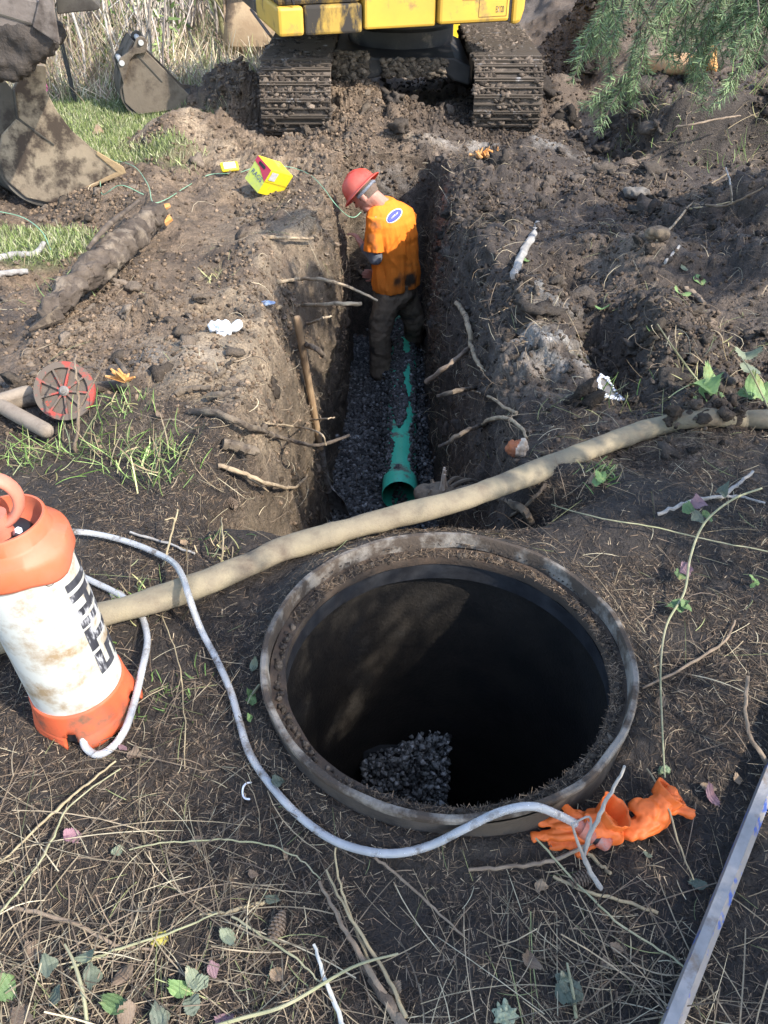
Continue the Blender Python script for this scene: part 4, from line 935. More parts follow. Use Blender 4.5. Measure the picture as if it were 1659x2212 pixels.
cabp = hbx(MB(), .01, hp2(776), .05, 1.05, .206, .62).build('cab', m_yeld, exc, smooth=False, bevel=.03)
hbx(MB(), .03, hp2(772), .07, 1.03, .62, 1.45).build('cab_window', m_glass, cabp, smooth=False, bevel=.03)
hbx(MB(), .0, hp2(778), .04, 1.06, 1.45, 1.55).build('cab_roof', m_yel, cabp, smooth=False, bevel=.03)
MB().tube([O + ux * .13 - uy * .0 + UPV * .22, O + ux * .105 + UPV * .30, O + ux * .085 + UPV * .42], .012, 8).build('cable', m_blk, cabp)
hbx(MB(), hp2(780), hp2(933), .0, 1.0, .02, .262).build('side_panel', m_yel, exc, smooth=False, bevel=.02)
hbx(MB(), hp2(778), hp2(933), .12, 1.0, .263, 1.0).build('engine_bay', m_frame, exc, smooth=False, bevel=.02)
hd = hbx(MB(), hp2(936), hp2(1092), -.045, 1.0, .035, 1.0).build('engine_door', m_yel, exc, smooth=False, bevel=.025)
fr_ = MB(); x0, x1 = hp2(1022), hp2(1085)
for a, b, c_, d_ in ((x0, x1, .075, .079), (x0, x0 + .004, .075, .95), (x1 - .004, x1, .075, .95)): hbx(fr_, a, b, -.0475, -.044, c_, d_)
fr_.build('door_seam', mat('seam_dark', (.12, .08, .02), rough=.7), hd, smooth=False)
rc_ = MB(); hbx(rc_, hp2(985), hp2(1018), -.0475, -.04, .20, .5); rc_.build('step_recess', mat('recess', (.33, .19, .05), (.22, .13, .04), sc=5, rough=.7), hd, smooth=False)
TV, TF = text_mesh('EX120', .045, .0)
mk('lettering', [O + ux * (hp2(1069) + v.x * .6) - uy * .0475 + UPV * (.125 + v.y * 1.5 + v.x * .0) for v in TV], TF, m_ink, hd, smooth=False)
cw_ = MB(); cw_.prism([(hp2(1099), .005), (hp2(1119), .015), (hp2(1127), .12), (hp2(1128), .25), (hp2(1128), .9), (hp2(1099), .95)], -.05, 2.1, lambda a, b, h: O + ux * a + UPV * b + uy * h)
cw_.build('counterweight', m_yel, exc, smooth=False, bevel=.03)
hbx(MB(), hp2(1092), hp2(1100), -.02, 1.5, .03, .95).build('gap', m_blk, exc, smooth=False)
bm_ = MB(); bm_.prism([(0, 0), (.30, .15), (.30, .45), (0, .38)], 0, 1, lambda a, b, h: Vector((0, 0, 0)).lerp(Vector((0, 0, 0)), 0) + O + ux * (.95 - 2.9 * h) + uy * (.35 + a - 1.0 * h) + UPV * (.9 + b + 2.3 * h * (1.6 - h)))
bm_.build('boom', m_yel, exc, smooth=False, bevel=.03)

# ------------------------------------------------------------------ buckets
m_bkt = mat('worn_bucket_steel', (.28, .215, .145), (.36, .285, .195), sc=4, rough=.8, metal=.1, bump=.35, bsc=45, dirt=(.075, .055, .041), damt=.50, dsc=5.5, dsoft=.06)
m_bktd = mat('dark_bucket_steel', (.07, .062, .05), (.11, .095, .075), sc=4, rough=.6, metal=.2, bump=.2, bsc=40, dirt=(.05, .042, .035), damt=.4, dsc=4)
m_pin = mat('bright_pin', (.62, .62, .60), (.5, .5, .48), sc=20, rough=.4, metal=.4)
def plates(root, name, poly, Y0, ew, h0, h1, m, bevel=.006, parent=None):
    o = MB().prism([p_ for p_ in poly], h0, h1, lambda a, b, h: PY(a, b, Y0) + ew * h).build(name, m, parent or root, smooth=False, bevel=bevel); return o
def strip(root, name, pts, Y0, ew, h0, h1, th, m):
    P_ = cr([PY(a, b, Y0) for a, b in pts], 6); mb = MB(); V = []
    for i, p_ in enumerate(P_):
        d_ = (P_[min(i + 1, len(P_) - 1)] - P_[max(i - 1, 0)]).normalized(); n_ = d_.cross(ew).normalized()
        for h in (h0, h1): V += [p_ + ew * h - n_ * th / 2, p_ + ew * h + n_ * th / 2]
    F = []
    for i in range(len(P_) - 1):
        a, b = i * 4, i * 4 + 4
        F += [(a, b, b + 2, a + 2), (a + 1, a + 3, b + 3, b + 1), (a, a + 1, b + 1, b), (a + 2, b + 2, b + 3, a + 3)]
    F += [(0, 2, 3, 1), tuple(len(V) - 4 + k for k in (0, 1, 3, 2))]
    return MB().add(V, F).build(name, m, root)
m_bks = mat('brown_bucket_steel', (.17, .135, .098), (.24, .19, .135), sc=4, rough=.8, metal=.1, bump=.35, bsc=45, dirt=(.08, .06, .045), damt=.42, dsc=4, dsoft=.08)
# standing on the lawn
ew = Vector((-.34, .94, 0)); Yb = 8.45
bk = empty('excavator_bucket', PY(350, 243, Yb), 'curved digging bucket standing on the lawn with two bright pins', 'excavator bucket')
SP = [(284, 109), (316, 111), (411, 207), (451, 213), (452, 218), (375, 237), (298, 247), (270, 222), (264, 188), (272, 150)]
strip(bk, 'back_sheet', [(290, 92), (276, 118), (269, 150), (262, 185), (268, 220), (298, 248), (375, 239), (450, 217)], Yb, ew, .0, .52, .02, m_bktd)
plates(bk, 'side_plate', SP, Yb, ew, -.012, .012, m_bks); plates(bk, 'side_plate', SP, Yb, ew, .51, .534, m_bks)
EP = [(302, 76), (311, 79), (317, 90), (315, 112), (290, 116), (280, 128), (272, 160), (266, 180), (258, 152), (253, 137), (258, 124), (275, 112), (286, 100), (293, 82)]
plates(bk, 'ear', EP, Yb, ew, -.045, -.014, m_bks); plates(bk, 'ear', EP, Yb, ew, .26, .29, m_bktd)
for a, b in ((303, 90), (262, 134)): MB().cyl(PY(a, b, Yb) + ew * -.055, PY(a, b, Yb) + ew * .32, .023, n=20).build('pin', m_pin, bk)
plates(bk, 'cutting_edge', [(405, 222), (451, 211), (456, 217), (405, 232)], Yb, ew, -.02, .54, m_bktd)
plates(bk, 'weld_seam', [(287, 112), (292, 111), (352, 176), (349, 178)], Yb, ew, -.017, -.008, m_bktd)
# large one at the left edge
ew = Vector((-.66, .75, 0)); Yb = 5.80
bk = empty('excavator_bucket', PY(120, 430, Yb), 'large mud stained digging bucket resting on the soil at the left edge', 'excavator bucket')
SP = [(52, 140), (97, 140), (98, 195), (120, 238), (152, 280), (200, 322), (262, 360), (265, 371), (180, 408), (110, 438), (55, 426), (12, 388), (-6, 335), (2, 290), (34, 256), (27, 195)]
strip(bk, 'back_sheet', [(-120, 240), (-70, 262), (-30, 300), (-8, 345), (14, 390), (56, 428), (110, 440), (180, 410), (262, 369)], Yb, ew, 0, .85, .03, m_bktd)
plates(bk, 'side_plate', SP, Yb, ew, -.02, .02, m_bkt); plates(bk, 'side_plate', SP, Yb, ew, .83, .87, m_bkt)
plates(bk, 'ear', [(27, 195), (34, 256), (2, 290), (-6, 318), (-60, 270), (-90, 235), (-60, 180), (0, 160)], Yb, ew, -.012, .018, m_bktd)
plates(bk, 'reinforcing_strip', [(26, 195), (29, 194), (37, 253), (114, 310), (113, 313), (33, 256)], Yb, ew, -.03, -.012, m_bktd, .002)
plates(bk, 'cutting_edge', [(205, 324), (263, 358), (268, 372), (180, 410), (178, 404), (248, 370), (203, 332)], Yb, ew, -.032, .88, mat('rusty_edge', (.36, .25, .13), (.28, .19, .11), sc=5, rough=.85, bump=.4, bsc=50))
plates(bk, 'ear', [(27, 195), (34, 256), (2, 290), (-6, 318), (-60, 270), (-90, 235), (-60, 180), (0, 160)], Yb, ew, .5, .53, m_bktd)
# far one
ew = Vector((.95, .1, 0)); Yb = 10.9
bk = empty('excavator_bucket', PY(556, 125, Yb), 'tan earth smeared bucket seen from behind among the bare brush', 'excavator bucket')
m_bktt = mat('tan_bucket', (.36, .25, .15), (.46, .34, .21), sc=4, rough=.85, bump=.3, bsc=40, dirt=(.17, .12, .08), damt=.4, dsc=3)
bs_ = MB(); V = []
for i, (t, zz, yy) in enumerate([(0, .85, .15), (1, .62, -.02), (2, .38, -.12), (3, .15, -.10), (4, .02, .05), (5, .0, .3)]):
    for j in range(7):
        x_ = (j - 3) / 3; V.append(PY(556, 125, Yb) + Vector((x_ * (.20 + .055 * min(i, 3)), yy + .03 * x_ * x_, zz)))
bs_.add(V, [(i * 7 + j, i * 7 + j + 1, (i + 1) * 7 + j + 1, (i + 1) * 7 + j) for i in range(5) for j in range(6)])
o_ = bs_.build('back_sheet', m_bktt, bk); s_ = o_.modifiers.new('s', 'SOLIDIFY'); s_.thickness = .03
for xx in (-.23, .23):
    MB().prism([(.15, .85), (-.02, .62), (-.12, .38), (-.10, .15), (.05, .02), (.5, .02), (.45, .6)], xx * 1.35 - .012, xx * 1.35 + .012, lambda a, b, h: PY(556, 125, Yb) + Vector((h, a, b))).build('side_plate', m_bktt, bk, smooth=False, bevel=.005)
for xx in (-.10, .12):
    MB().prism([(.1, .60), (-.07, .62), (-.20, .80), (-.22, 1.0), (-.05, 1.08), (.1, .95)], xx - .015, xx + .015, lambda a, b, h: PY(556, 125, Yb) + Vector((h, a, b))).build('ear', m_bktt, bk, smooth=False, bevel=.008)
for zz, yy in ((.74, -.14), (.98, -.10)): MB().cyl(PY(556, 125, Yb) + Vector((-.19, yy, zz)), PY(556, 125, Yb) + Vector((.21, yy, zz)), .035, n=16).build('pin', m_bktt, bk)
# bucket hanging from the excavator's arm
ew = Vector((-.25, .95, 0)); Yb = 5.0
hk = empty('bucket', PY(60, 60, Yb)); hk.parent = exc; hk.location = PY(60, 60, Yb) - Vector(exc.location)
m_gp = mat('grey_plate', (.155, .125, .105), (.21, .175, .15), sc=5, rough=.8, bump=.3, bsc=40, dirt=(.07, .055, .045), damt=.42, dsc=4)
plates(hk, 'link_plate', [(-90, 15), (20, -12), (84, 2), (72, 53), (-90, 60)], Yb, ew, -.03, .40, m_gp); plates(hk, 'seam', [(-60, 13), (8, 29), (70, 48), (69, 52), (6, 33), (-60, 17)], Yb, ew, -.036, -.028, m_bktd, .001)
plates(hk, 'side_plate', [(90, -30), (117, -30), (119, 17), (131, 93), (100, 73), (71, 54), (84, 2)], Yb, ew, -.06, -.032, m_gp)
plates(hk, 'tooth_plate', [(118, -25), (178, -25), (216, 18), (217, 21), (206, 26), (165, 29), (123, 34)], Yb, ew, .04, .5, m_bktd)
mu = MB().prism([(-120, 55), (52, 50), (128, 94), (110, 112), (92, 124), (75, 138), (48, 160), (22, 173), (-20, 173), (-120, 150)], -.02, .55, lambda a, b, h: PY(a, b, Yb) + ew * h)
V, F = remesh(mu, .016, 6, lambda V: .055 * fbm(V[:, 0], V[:, 1], V[:, 2], f=9, o=5, s=71, g=.65) + .022 * np.abs(vn(V[:, 0] * 26, V[:, 1] * 26, V[:, 2] * 26, 73)))
mk('caked_mud', V, F, mat('wet_dark_mud', (.045, .037, .031), (.065, .053, .044), sc=9, rough=.9, bump=.8, bsc=70), hk)
MB().tube([PY(-120, 20, Yb) + ew * .2, PY(-150, -400, Yb) + ew * .3, PY(-60, -900, 5.6)], [.12, .16, .16], 8).build('stick', m_yel, exc, smooth=False)

# bright yellow machine standing behind the excavator
yb = PY(1018, 84, 11.2); yb.z = GZ(yb.x, yb.y) - .02
ym = empty('yellow_machine', yb, 'sunlit yellow machine body with slanted vents seen below the excavator', 'machine')
m_by = mat('bright_yellow', (.80, .56, .04), (.78, .52, .03), sc=4, rough=.45)
yx0, yx1 = PY(970, 70, 11.2).x, PY(1066, 70, 11.2).x
MB().box((yx0 * .35 + yx1 * .65 - .1, 11.6, yb.z + .36), (yx1 - yx0, .8, .62)).build('hood', m_by, ym, smooth=False, bevel=.05)
vs = MB()
for i in range(7): vs.box((yx0 + .16 + i * .035, 11.196, yb.z + .38), (.014, .008, .26), Matrix.Rotation(R(14), 3, 'Y'))
vs.build('vent', m_blk, ym, smooth=False)
MB().cyl((yx0 + .2, 11.5, yb.z + .12), (yx0 + .2, 11.8, yb.z + .12), .16, n=20).build('wheel', m_blk, ym)
MB().cyl((yx1 - .2, 11.5, yb.z + .12), (yx1 - .2, 11.8, yb.z + .12), .16, n=20).build('wheel', m_blk, ym)
MB().box((yx1 + .035 - .07, 11.7, yb.z + .45), (.09, .2, .14)).build('marker_lamp', mat('amber', (.6, .3, .15), rough=.4), ym, smooth=False, bevel=.01)
# ------------------------------------------------------------------ wood: roots, sticks, logs
m_root = mat('pale_root', (.40, .31, .20), (.30, .22, .14), sc=18, rough=.8, bump=.4, bsc=90, dirt=(.14, .105, .072), damt=.36, dsc=14)
m_rootd = mat('soiled_root', (.13, .10, .07), (.19, .145, .10), sc=18, rough=.9, bump=.6, bsc=70, dirt=(.07, .053, .04), damt=.5, dsc=12)
m_twig = mat('brown_twig', (.16, .115, .08), (.24, .18, .125), sc=20, rough=.8, bump=.3, bsc=120)
m_straw = mat('straw_stem', (.36, .29, .17), (.26, .20, .12), sc=12, rough=.75)
m_green = mat('green_stem', (.24, .24, .13), (.30, .27, .17), sc=9, rough=.6)
m_gtwig = mat('grey_twig', (.24, .22, .20), (.33, .31, .28), sc=16, rough=.85, bump=.3, bsc=90)
m_bark = mat('wet_bark', (.055, .041, .031), (.115, .088, .066), sc=11, rough=.9, bump=1.0, bsc=28, dirt=(.19, .15, .11), damt=.34, dsc=8, stretch=(1, 1, 1))
m_heart = mat('orange_heartwood', (.56, .23, .06), (.48, .28, .12), sc=22, rough=.8, bump=.4, bsc=60)
def stick(name, label, pts, r, m, cat='stick', lift=None, wobble=.0, n=8, sub=6, group=None, extra=()):
    """pts: (px, py) on the ground, (px, py, lift) above it, or (px, py, 0, Y) at a given distance"""
    P_ = []
    for q_ in pts:
        if len(q_) == 4: P_.append(PY(q_[0], q_[1], q_[3]))
        else:
            l_ = q_[2] if len(q_) == 3 else (lift if lift is not None else (r[0] if hasattr(r, '__len__') else r) * .7)
            P_.append(PS(q_[0], q_[1], 0) if l_ < .02 else PS(q_[0], q_[1], 0))
            # keep the line of sight while lifting it off the ground
            g = P_[-1]; d = ray(q_[0], q_[1]); P_[-1] = g - d * (l_ / abs(d.z)) if d.z < 0 else g
    C_ = cr(P_, sub)
    if wobble: C_ = [p_ + Vector((random.gauss(0, wobble), random.gauss(0, wobble), random.gauss(0, wobble * .6))) for p_ in C_]
    if m is m_green or m is m_straw: r = [q * .72 for q in r]
    mb = MB().tube(C_, r, n, seed=len(pts), wob=.12)
    for (i0, vec, ln, rr) in extra:
        a = C_[int(i0 * (len(C_) - 1))]; v = Vector(vec).normalized() * ln
        mb.tube(cr([a, a + v * .5 + Vector((random.gauss(0, .012),) * 3), a + v], 4), [rr, rr * .6], 6)
    o = mb.build(name, m); return tag(o, label, cat, group)
ST = [
 ('root', 'long pale root arching out of the left trench wall towards the worker\'s hip', [(600, 609), (650, 603, .05), (700, 604, 0, 4.35), (760, 622, 0, 4.30), (815, 649, 0, 4.25)], [.011, .009, .006], m_root, 'root'),
 ('root', 'straight pale cut root poking level over the trench just above the shovel handle', [(600, 663), (650, 660, .05), (720, 657, 0, 4.05), (780, 656, 0, 4.05)], [.013, .011, .010], m_root, 'root'),
 ('root', 'thin pale root with an upturned end on the left bank beside the worker', [(580, 512), (630, 514, .04), (670, 515, .05), (684, 508, .07)], [.010, .007], m_root, 'root'),
 ('root', 'brown forked root running down the left bank and out over the trench below the handle', [(412, 890), (470, 893, .03), (540, 922, .05), (610, 946, .09), (680, 962, 0, 2.85), (756, 941, 0, 2.9)], [.013, .012, .009, .006], m_rootd, 'root'),
 ('root', 'slim pale root splitting from a brown root at the lip of the left bank', [(575, 915, .05), (640, 922, .10), (690, 935, 0, 2.8), (704, 962, 0, 2.78)], [.005, .003], m_root, 'root'),
 ('root', 'long root curling up at its tip over the near corner of the trench', [(470, 1005), (530, 1025, .04), (590, 1048, .07), (635, 1052, .10), (662, 1030, .12), (668, 1008, .13)], [.009, .008, .006, .004], m_root, 'root'),
 ('root', 'thin twisted root just below the curling root on the left bank', [(480, 1010), (540, 1035, .03), (580, 1062, .05)], [.005, .003], m_root, 'root'),
 ('root', 'thick root with a pale sawn end sticking out of the left bank', [(480, 958), (515, 965, .03), (552, 976, .06)], [.020, .019, .018], m_rootd, 'root'),
 ('root', 'stubby grey root lying along the top of the left bank near the red disc', [(450, 858), (490, 852, .02), (522, 842, .03)], [.018, .016, .012], m_rootd, 'root'),
 ('root', 'short upright root leaning from the left bank with a broken tip', [(470, 812), (488, 795, .05), (503, 776, .08)], [.012, .010, .008], m_rootd, 'root'),
 ('root', 'curved grey root half sunk in the soil right of the red disc', [(380, 850), (420, 838, .02), (455, 838, .025)], [.013, .012, .009], m_rootd, 'root'),
 ('root', 'short pale root poking over the trench across the shovel handle', [(670, 907, .08), (700, 905, 0, 3.05), (722, 902, 0, 3.05)], [.004, .003], m_root, 'root'),
 ('root', 'knobbly root stub hanging below the shovel handle on the trench wall', [(655, 745, .03), (680, 752, 0, 3.72), (700, 770, 0, 3.72)], [.016, .014, .012], m_rootd, 'root'),
 ('root', 'forked pale root above the knobbly stub on the left trench wall', [(665, 700, .03), (690, 690, 0, 3.9), (715, 682, 0, 3.9)], [.008, .005], m_root, 'root'),
 ('root', 'thick hairy root hanging down the right trench wall', [(985, 655, .03), (1000, 672, .05), (1012, 705, .06), (1018, 745, .06), (1030, 780, .05), (1045, 800, .03)], [.013, .015, .013, .011, .008], m_root, 'root'),
 ('stick', 'straight cut stick slanting across the right trench wall behind the green pipe', [(1014, 752, .05), (970, 788, 0, 3.62), (920, 825, 0, 3.70)], [.012, .012, .013], m_twig, 'stick'),
 ('root', 'dark knobbly root poking from the right trench wall below the slanting stick', [(1030, 838, .02), (985, 845, 0, 3.2), (945, 855, 0, 3.25)], [.011, .010, .009], m_rootd, 'root'),
 ('root', 'bright root with fine hairs lying on the right lip of the trench', [(1018, 842, .04), (1060, 858, .03), (1090, 880, .03), (1116, 892, .02)], [.005, .006, .007], m_root, 'root'),
 ('root', 'arched brown root looping out of the right bank above the hose', [(1040, 918, .03), (1062, 905, .06), (1092, 903, .07), (1120, 920, .05), (1140, 945, .02)], [.009, .009, .007, .005], m_root, 'root'),
 ('root', 'dark root sticking out over the trench left of the arched root', [(1040, 918, .02), (1000, 935, 0, 2.85), (950, 965, 0, 2.88)], [.010, .009, .007], m_rootd, 'root'),
 ('stick', 'pinkish grey broken branch lying on the right bank behind the pale clay', [(1163, 482), (1150, 510), (1128, 548), (1110, 598)], [.020, .021, .022, .020], m_gtwig, 'stick'),
 ('stick', 'short white stick on the soil at the right', [(1437, 568), (1450, 552), (1468, 531)], [.008, .007], m_gtwig, 'stick'),
 ('stick', 'stubby pinkish stick end in the soil right of the pale clay', [(1480, 622), (1505, 640), (1520, 655)], [.014, .014, .010], m_twig, 'stick'),
 ('stick', 'tangled pale branch sticking out of the cut face at the right', [(1420, 520), (1470, 470, .05), (1520, 410, .12), (1570, 375, .18)], [.006, .007, .005], m_root, 'stick'),
 ('stick', 'upright thin twig standing in front of the cut face at the right', [(1580, 440, .02), (1578, 400, .2), (1568, 362, .38)], [.005, .004], m_gtwig, 'stick'),
 ('stick', 'forked brown branch low on the cut face at the right', [(1500, 440, .03), (1560, 445, .06), (1600, 430, .1), (1650, 405, .12)], [.007, .006, .004], m_twig, 'stick'),
 ('stick', 'pale flat splinter lying on the soil at the right edge', [(1490, 452), (1540, 444), (1590, 436)], [.008, .007, .004], m_straw, 'stick'),
 ('stick', 'thin branch along the top of the cut face below the fir twigs', [(1460, 275, .05), (1500, 268, .07), (1560, 255, .06), (1600, 250, .05)], [.008, .006], m_twig, 'stick'),
 ('stick', 'curved grey branch lying beside the hose at the right', [(1420, 1112, .02), (1470, 1090, .03), (1530, 1075, .02), (1590, 1072), (1650, 1085)], [.006, .006, .004], m_gtwig, 'stick'),
 ('stick', 'grey forked twig in the needles right of the hose', [(1560, 1070), (1595, 1045, .02), (1625, 1020, .03)], [.007, .005], m_gtwig, 'stick'),
 ('root', 'dark roots bridging the hollow under the hose near the riser', [(1000, 1062, .01), (1060, 1068, .02), (1120, 1095, .02), (1150, 1130, .01)], [.016, .017, .012], m_rootd, 'root'),
 ('root', 'thin dark root twisting through the hollow under the hose', [(1180, 1045), (1150, 1080, .02), (1100, 1118, .01)], [.007, .005], m_rootd, 'root'),
 ('stick', 'brown stick lying flat on the needles at the lower left', [(432, 1976), (500, 1968), (560, 1952), (588, 1948)], [.0045, .006, .004], m_straw, 'stick'),
 ('stick', 'bundled brown stem running down to the bottom edge left of the middle', [(690, 1905, .03), (740, 2000, .03), (790, 2080, .02), (870, 2230, .01)], [.0035, .005, .007], m_twig, 'stem', .02),
 ('stick', 'pale brown stem beside the bundled stem at the bottom', [(705, 1880, .04), (760, 1985, .03), (830, 2100, .02), (880, 2200, .015)], [.003, .005, .006], m_straw, 'stem'),
 ('stick', 'thin upright stem rising past the tube at the bottom middle', [(722, 1830, .08), (735, 1910, .05), (765, 2000, .02), (800, 2080, .01)], [.0025, .0035, .005], m_straw, 'stem'),
 ('stick', 'white bleached stem at the bottom edge', [(678, 2040, .02), (700, 2110, .02), (735, 2200, .02), (750, 2240, .02)], [.003, .0045, .004], mat('bleached_stem', (.55, .52, .45), rough=.7), 'stem'),
 ('stick', 'long thin brown twig right of the bundled stems', [(810, 1852, .02), (870, 1900, .015), (950, 1975, .012), (1000, 2022, .01)], [.003, .0028, .002], m_twig, 'twig'),
 ('stick', 'thick dark twig arching out from under the riser towards the gloves', [(1010, 1880, .01), (1100, 1872, .015), (1180, 1862, .02), (1260, 1830, .03), (1330, 1790, .02)], [.004, .0045, .003], m_twig, 'twig'),
 ('stick', 'pale snapped stick lying below the gloves', [(1195, 1893), (1265, 1925), (1340, 1945), (1420, 1972)], [.0055, .005, .005], m_straw, 'stick'),
 ('stick', 'short broken stick pieces below the right glove', [(1255, 1830), (1300, 1872), (1322, 1890)], [.006, .0055], m_straw, 'stick'),
 ('stick', 'forked grey twig standing in front of the orange gloves', [(1300, 1920, .01), (1262, 1850, .08), (1290, 1770, .16), (1320, 1710, .21), (1350, 1655, .25)], [.0055, .005, .004, .0028], m_gtwig, 'twig', None, [(.25, (-.35, .1, 1), .11, .004), (.42, (-.9, 0, .6), .05, .003)]),
 ('stick', 'green bramble runner crossing the lower right corner towards the bar', [(1160, 1810, .03), (1230, 1890, .02), (1330, 1990, .02), (1440, 2060, .02), (1500, 2110, .02)], [.003, .003, .0025], m_green, 'runner'),
 ('stick', 'green runner from the glove down past the right glove', [(1400, 1660, .05), (1440, 1740, .06), (1470, 1830, .04), (1500, 1900, .02)], [.003, .003, .002], m_straw, 'runner'),
 ('stick', 'thin green runner looping across the needles at the left bottom', [(280, 1835, .02), (360, 1820, .03), (470, 1815, .03), (560, 1822, .025), (640, 1850, .02), (690, 1900, .015)], [.0022, .0026, .002], m_green, 'runner'),
 ('stick', 'long green runner reaching up from the bottom left corner', [(-20, 1990, .02), (60, 1900, .03), (110, 1820, .03), (150, 1740, .03), (260, 1660, .02)], [.003, .003, .002], m_green, 'runner'),
 ('stick', 'straw bundle stem leading down from the tank foot', [(250, 1645, .02), (180, 1700, .02), (110, 1760, .02), (40, 1830, .015), (-20, 1880, .01)], [.003, .004, .003], m_straw, 'stem'),
 ('stick', 'brown stem crossing the green runner at the lower left', [(0, 1960, .01), (80, 1970, .015), (170, 2000, .015), (250, 2040, .012), (330, 2052, .01)], [.0045, .004, .003], m_twig, 'stem'),
 ('stick', 'green stem rising from the leaves at the bottom left', [(150, 2090, .02), (260, 2050, .02), (380, 2010, .02), (470, 1970, .02)], [.0035, .0035, .002], m_green, 'stem'),
 ('stick', 'green stem bending down to the pale leaf at the bottom', [(500, 1978, .02), (580, 2030, .02), (650, 2080, .02), (700, 2130, .02)], [.0035, .003, .002], m_green, 'stem'),
 ('stick', 'thick brown stem at the very bottom middle', [(780, 2080, .01), (830, 2150, .01), (880, 2230, .01)], [.009, .010, .010], m_bark, 'stem'),
 ('stick', 'dead stem standing upright in front of the red disc', [(160, 978, .0), (170, 905, .12), (168, 850, .22), (163, 800, .3), (165, 765, .36)], [.006, .005, .003], m_twig, 'stem', None, [(.35, (.7, .1, 1), .22, .0035)]),
 ('stick', 'bare stem rising between the tube and the hose', [(352, 1225, .0), (372, 1150, .08), (384, 1100, .14)], [.0045, .003], m_straw, 'stem', None, [(.5, (-.3, 0, 1), .05, .0025)]),
 ('stick', 'dead stem behind the tank, left of the tube', [(478, 1235, .0), (482, 1160, .1), (478, 1118, .15)], [.004, .003], m_straw, 'stem'),
 ('stick', 'long twig lying among the grass behind the tank', [(280, 1150, .01), (350, 1170, .012), (420, 1196, .01)], [.004, .0035], m_gtwig, 'twig'),
 ('stick', 'curved dry stem right of the riser near the bar', [(1616, 1460, .15), (1610, 1520, .12), (1620, 1590, .08), (1660, 1650, .03)], [.0045, .004, .006], m_twig, 'stem'),
 ('stick', 'long straight bramble runner crossing behind the riser at the right', [(1190, 1090, .04), (1300, 1120, .03), (1420, 1140, .03), (1540, 1168, .03), (1680, 1195, .03)], [.0028, .003, .0028], m_green, 'runner'),
 ('stick', 'brown twig slanting over the needles right of the riser', [(1390, 1485, .01), (1480, 1440, .015), (1560, 1390, .012), (1590, 1340, .01)], [.003, .004, .003], m_twig, 'twig'),
 ('stick', 'thin pale stem left of the tube coil', [(350, 1330, .01), (385, 1430, .02), (398, 1540, .012), (400, 1660, .01)], [.002, .0022, .002], m_straw, 'stem'),
]
for row in ST:
    nm, lb, pts, r_, m_, ct = row[:6]
    stick(nm, lb, pts, r_, m_, ct, row[6] if len(row) > 6 else None, .0012 if r_[0] < .006 else .0025, extra=row[7] if len(row) > 7 else ())
# log on the left bank
lg = empty('log', PS(240, 640), 'muddy bark covered log lying on the left bank', 'log')
LP = [PS(105, 712, .06), PS(160, 668, .10), PS(215, 628, .12), PS(262, 588, .13), PS(305, 550, .13), PS(345, 512, .13)]
mb = MB().tube(cr(LP, 18), [.042, .064, .072, .078, .076, .068], 48); V = np.array(mb.V); V += .046 * np.stack([fbm(V[:, 0] * 13, V[:, 1] * 13, V[:, 2] * 18, f=1, o=5, s=k, g=.7) for k in (81, 82, 83)], 1)
mk('trunk', V, mb.F, m_bark, lg)
MB().tube([LP[-1] + Vector((.03, .03, -.05)), LP[-1] + Vector((.075, .05, -.03))], [.03, .02], 7).build('broken_wood', m_heart, lg)
MB().tube([LP[-1] + Vector((.05, .02, .04)), LP[-1] + Vector((.085, .03, .05))], [.02, .012], 7).build('broken_wood', m_heart, lg)
MB().tube([LP[0] + Vector((.05, .05, 0)), LP[0] + Vector((-.06, -.07, -.03))], [.038, .008], 9, wob=.3).build('torn_end', m_rootd, lg)
MB().tube(cr([LP[2] + Vector((-.02, .02, .09)), LP[3] + Vector((-.03, .02, .11)), LP[5] + Vector((-.10, .04, .07))], 6), [.010, .016, .010], 10).build('bark_strip', m_bark, lg)
# peeled log far right
lg = empty('log', PS(1470, 172), 'peeled orange brown log lying on the terrace under the fir twigs', 'log')
mb = MB().tube([PS(1400, 170, .10), PS(1450, 168, .10), PS(1505, 165, .10)], [.075, .08, .085], 18); V = np.array(mb.V); V += .02 * np.stack([fbm(V[:, 0] * 3, V[:, 1] * 9, V[:, 2] * 12, f=1, o=3, s=k) for k in (84, 85, 86)], 1)
m_peel = mat('peeled_wood', (.50, .28, .14), (.40, .26, .16), sc=9, rough=.8, bump=.5, bsc=40, stretch=(.5, 3, 3)); mk('trunk', V, mb.F, m_peel, lg)
mb = MB().tube([PS(1502, 164, .11), PS(1522, 162, .12), PS(1538, 165, .08)], [.08, .11, .05], 12); V = np.array(mb.V); V += .035 * np.stack([vn(V[:, 0] * 20, V[:, 1] * 20, V[:, 2] * 20, k) for k in (1, 2, 3)], 1); mk('splintered_end', V, mb.F, m_heart, lg)
# branch behind the red disc, with a torn end
br = empty('branch', PS(275, 850), 'grey branch lying behind the red disc with a torn orange end', 'branch')
MB().tube(cr([PS(-20, 905, .03), PS(60, 882, .03), PS(150, 862, .03), PS(235, 848, .03), PS(285, 845, .03)], 6), [.024, .024, .022, .021, .018], 12, wob=.05).build('limb', m_rootd, br)
MB().tube(cr([PS(285, 845, .03), PS(272, 822, .05), PS(258, 805, .06)], 5), [.016, .012, .009], 9).build('side_shoot', m_rootd, br)
mb = MB(); 
for k in range(9): mb.tube([PS(276, 846, .05), PS(276, 846, .05) + Vector((random.gauss(0, .03), random.gauss(0, .02), .02 + random.random() * .035))], [.012, .004], 5)
mb.build('torn_end', m_heart, br)
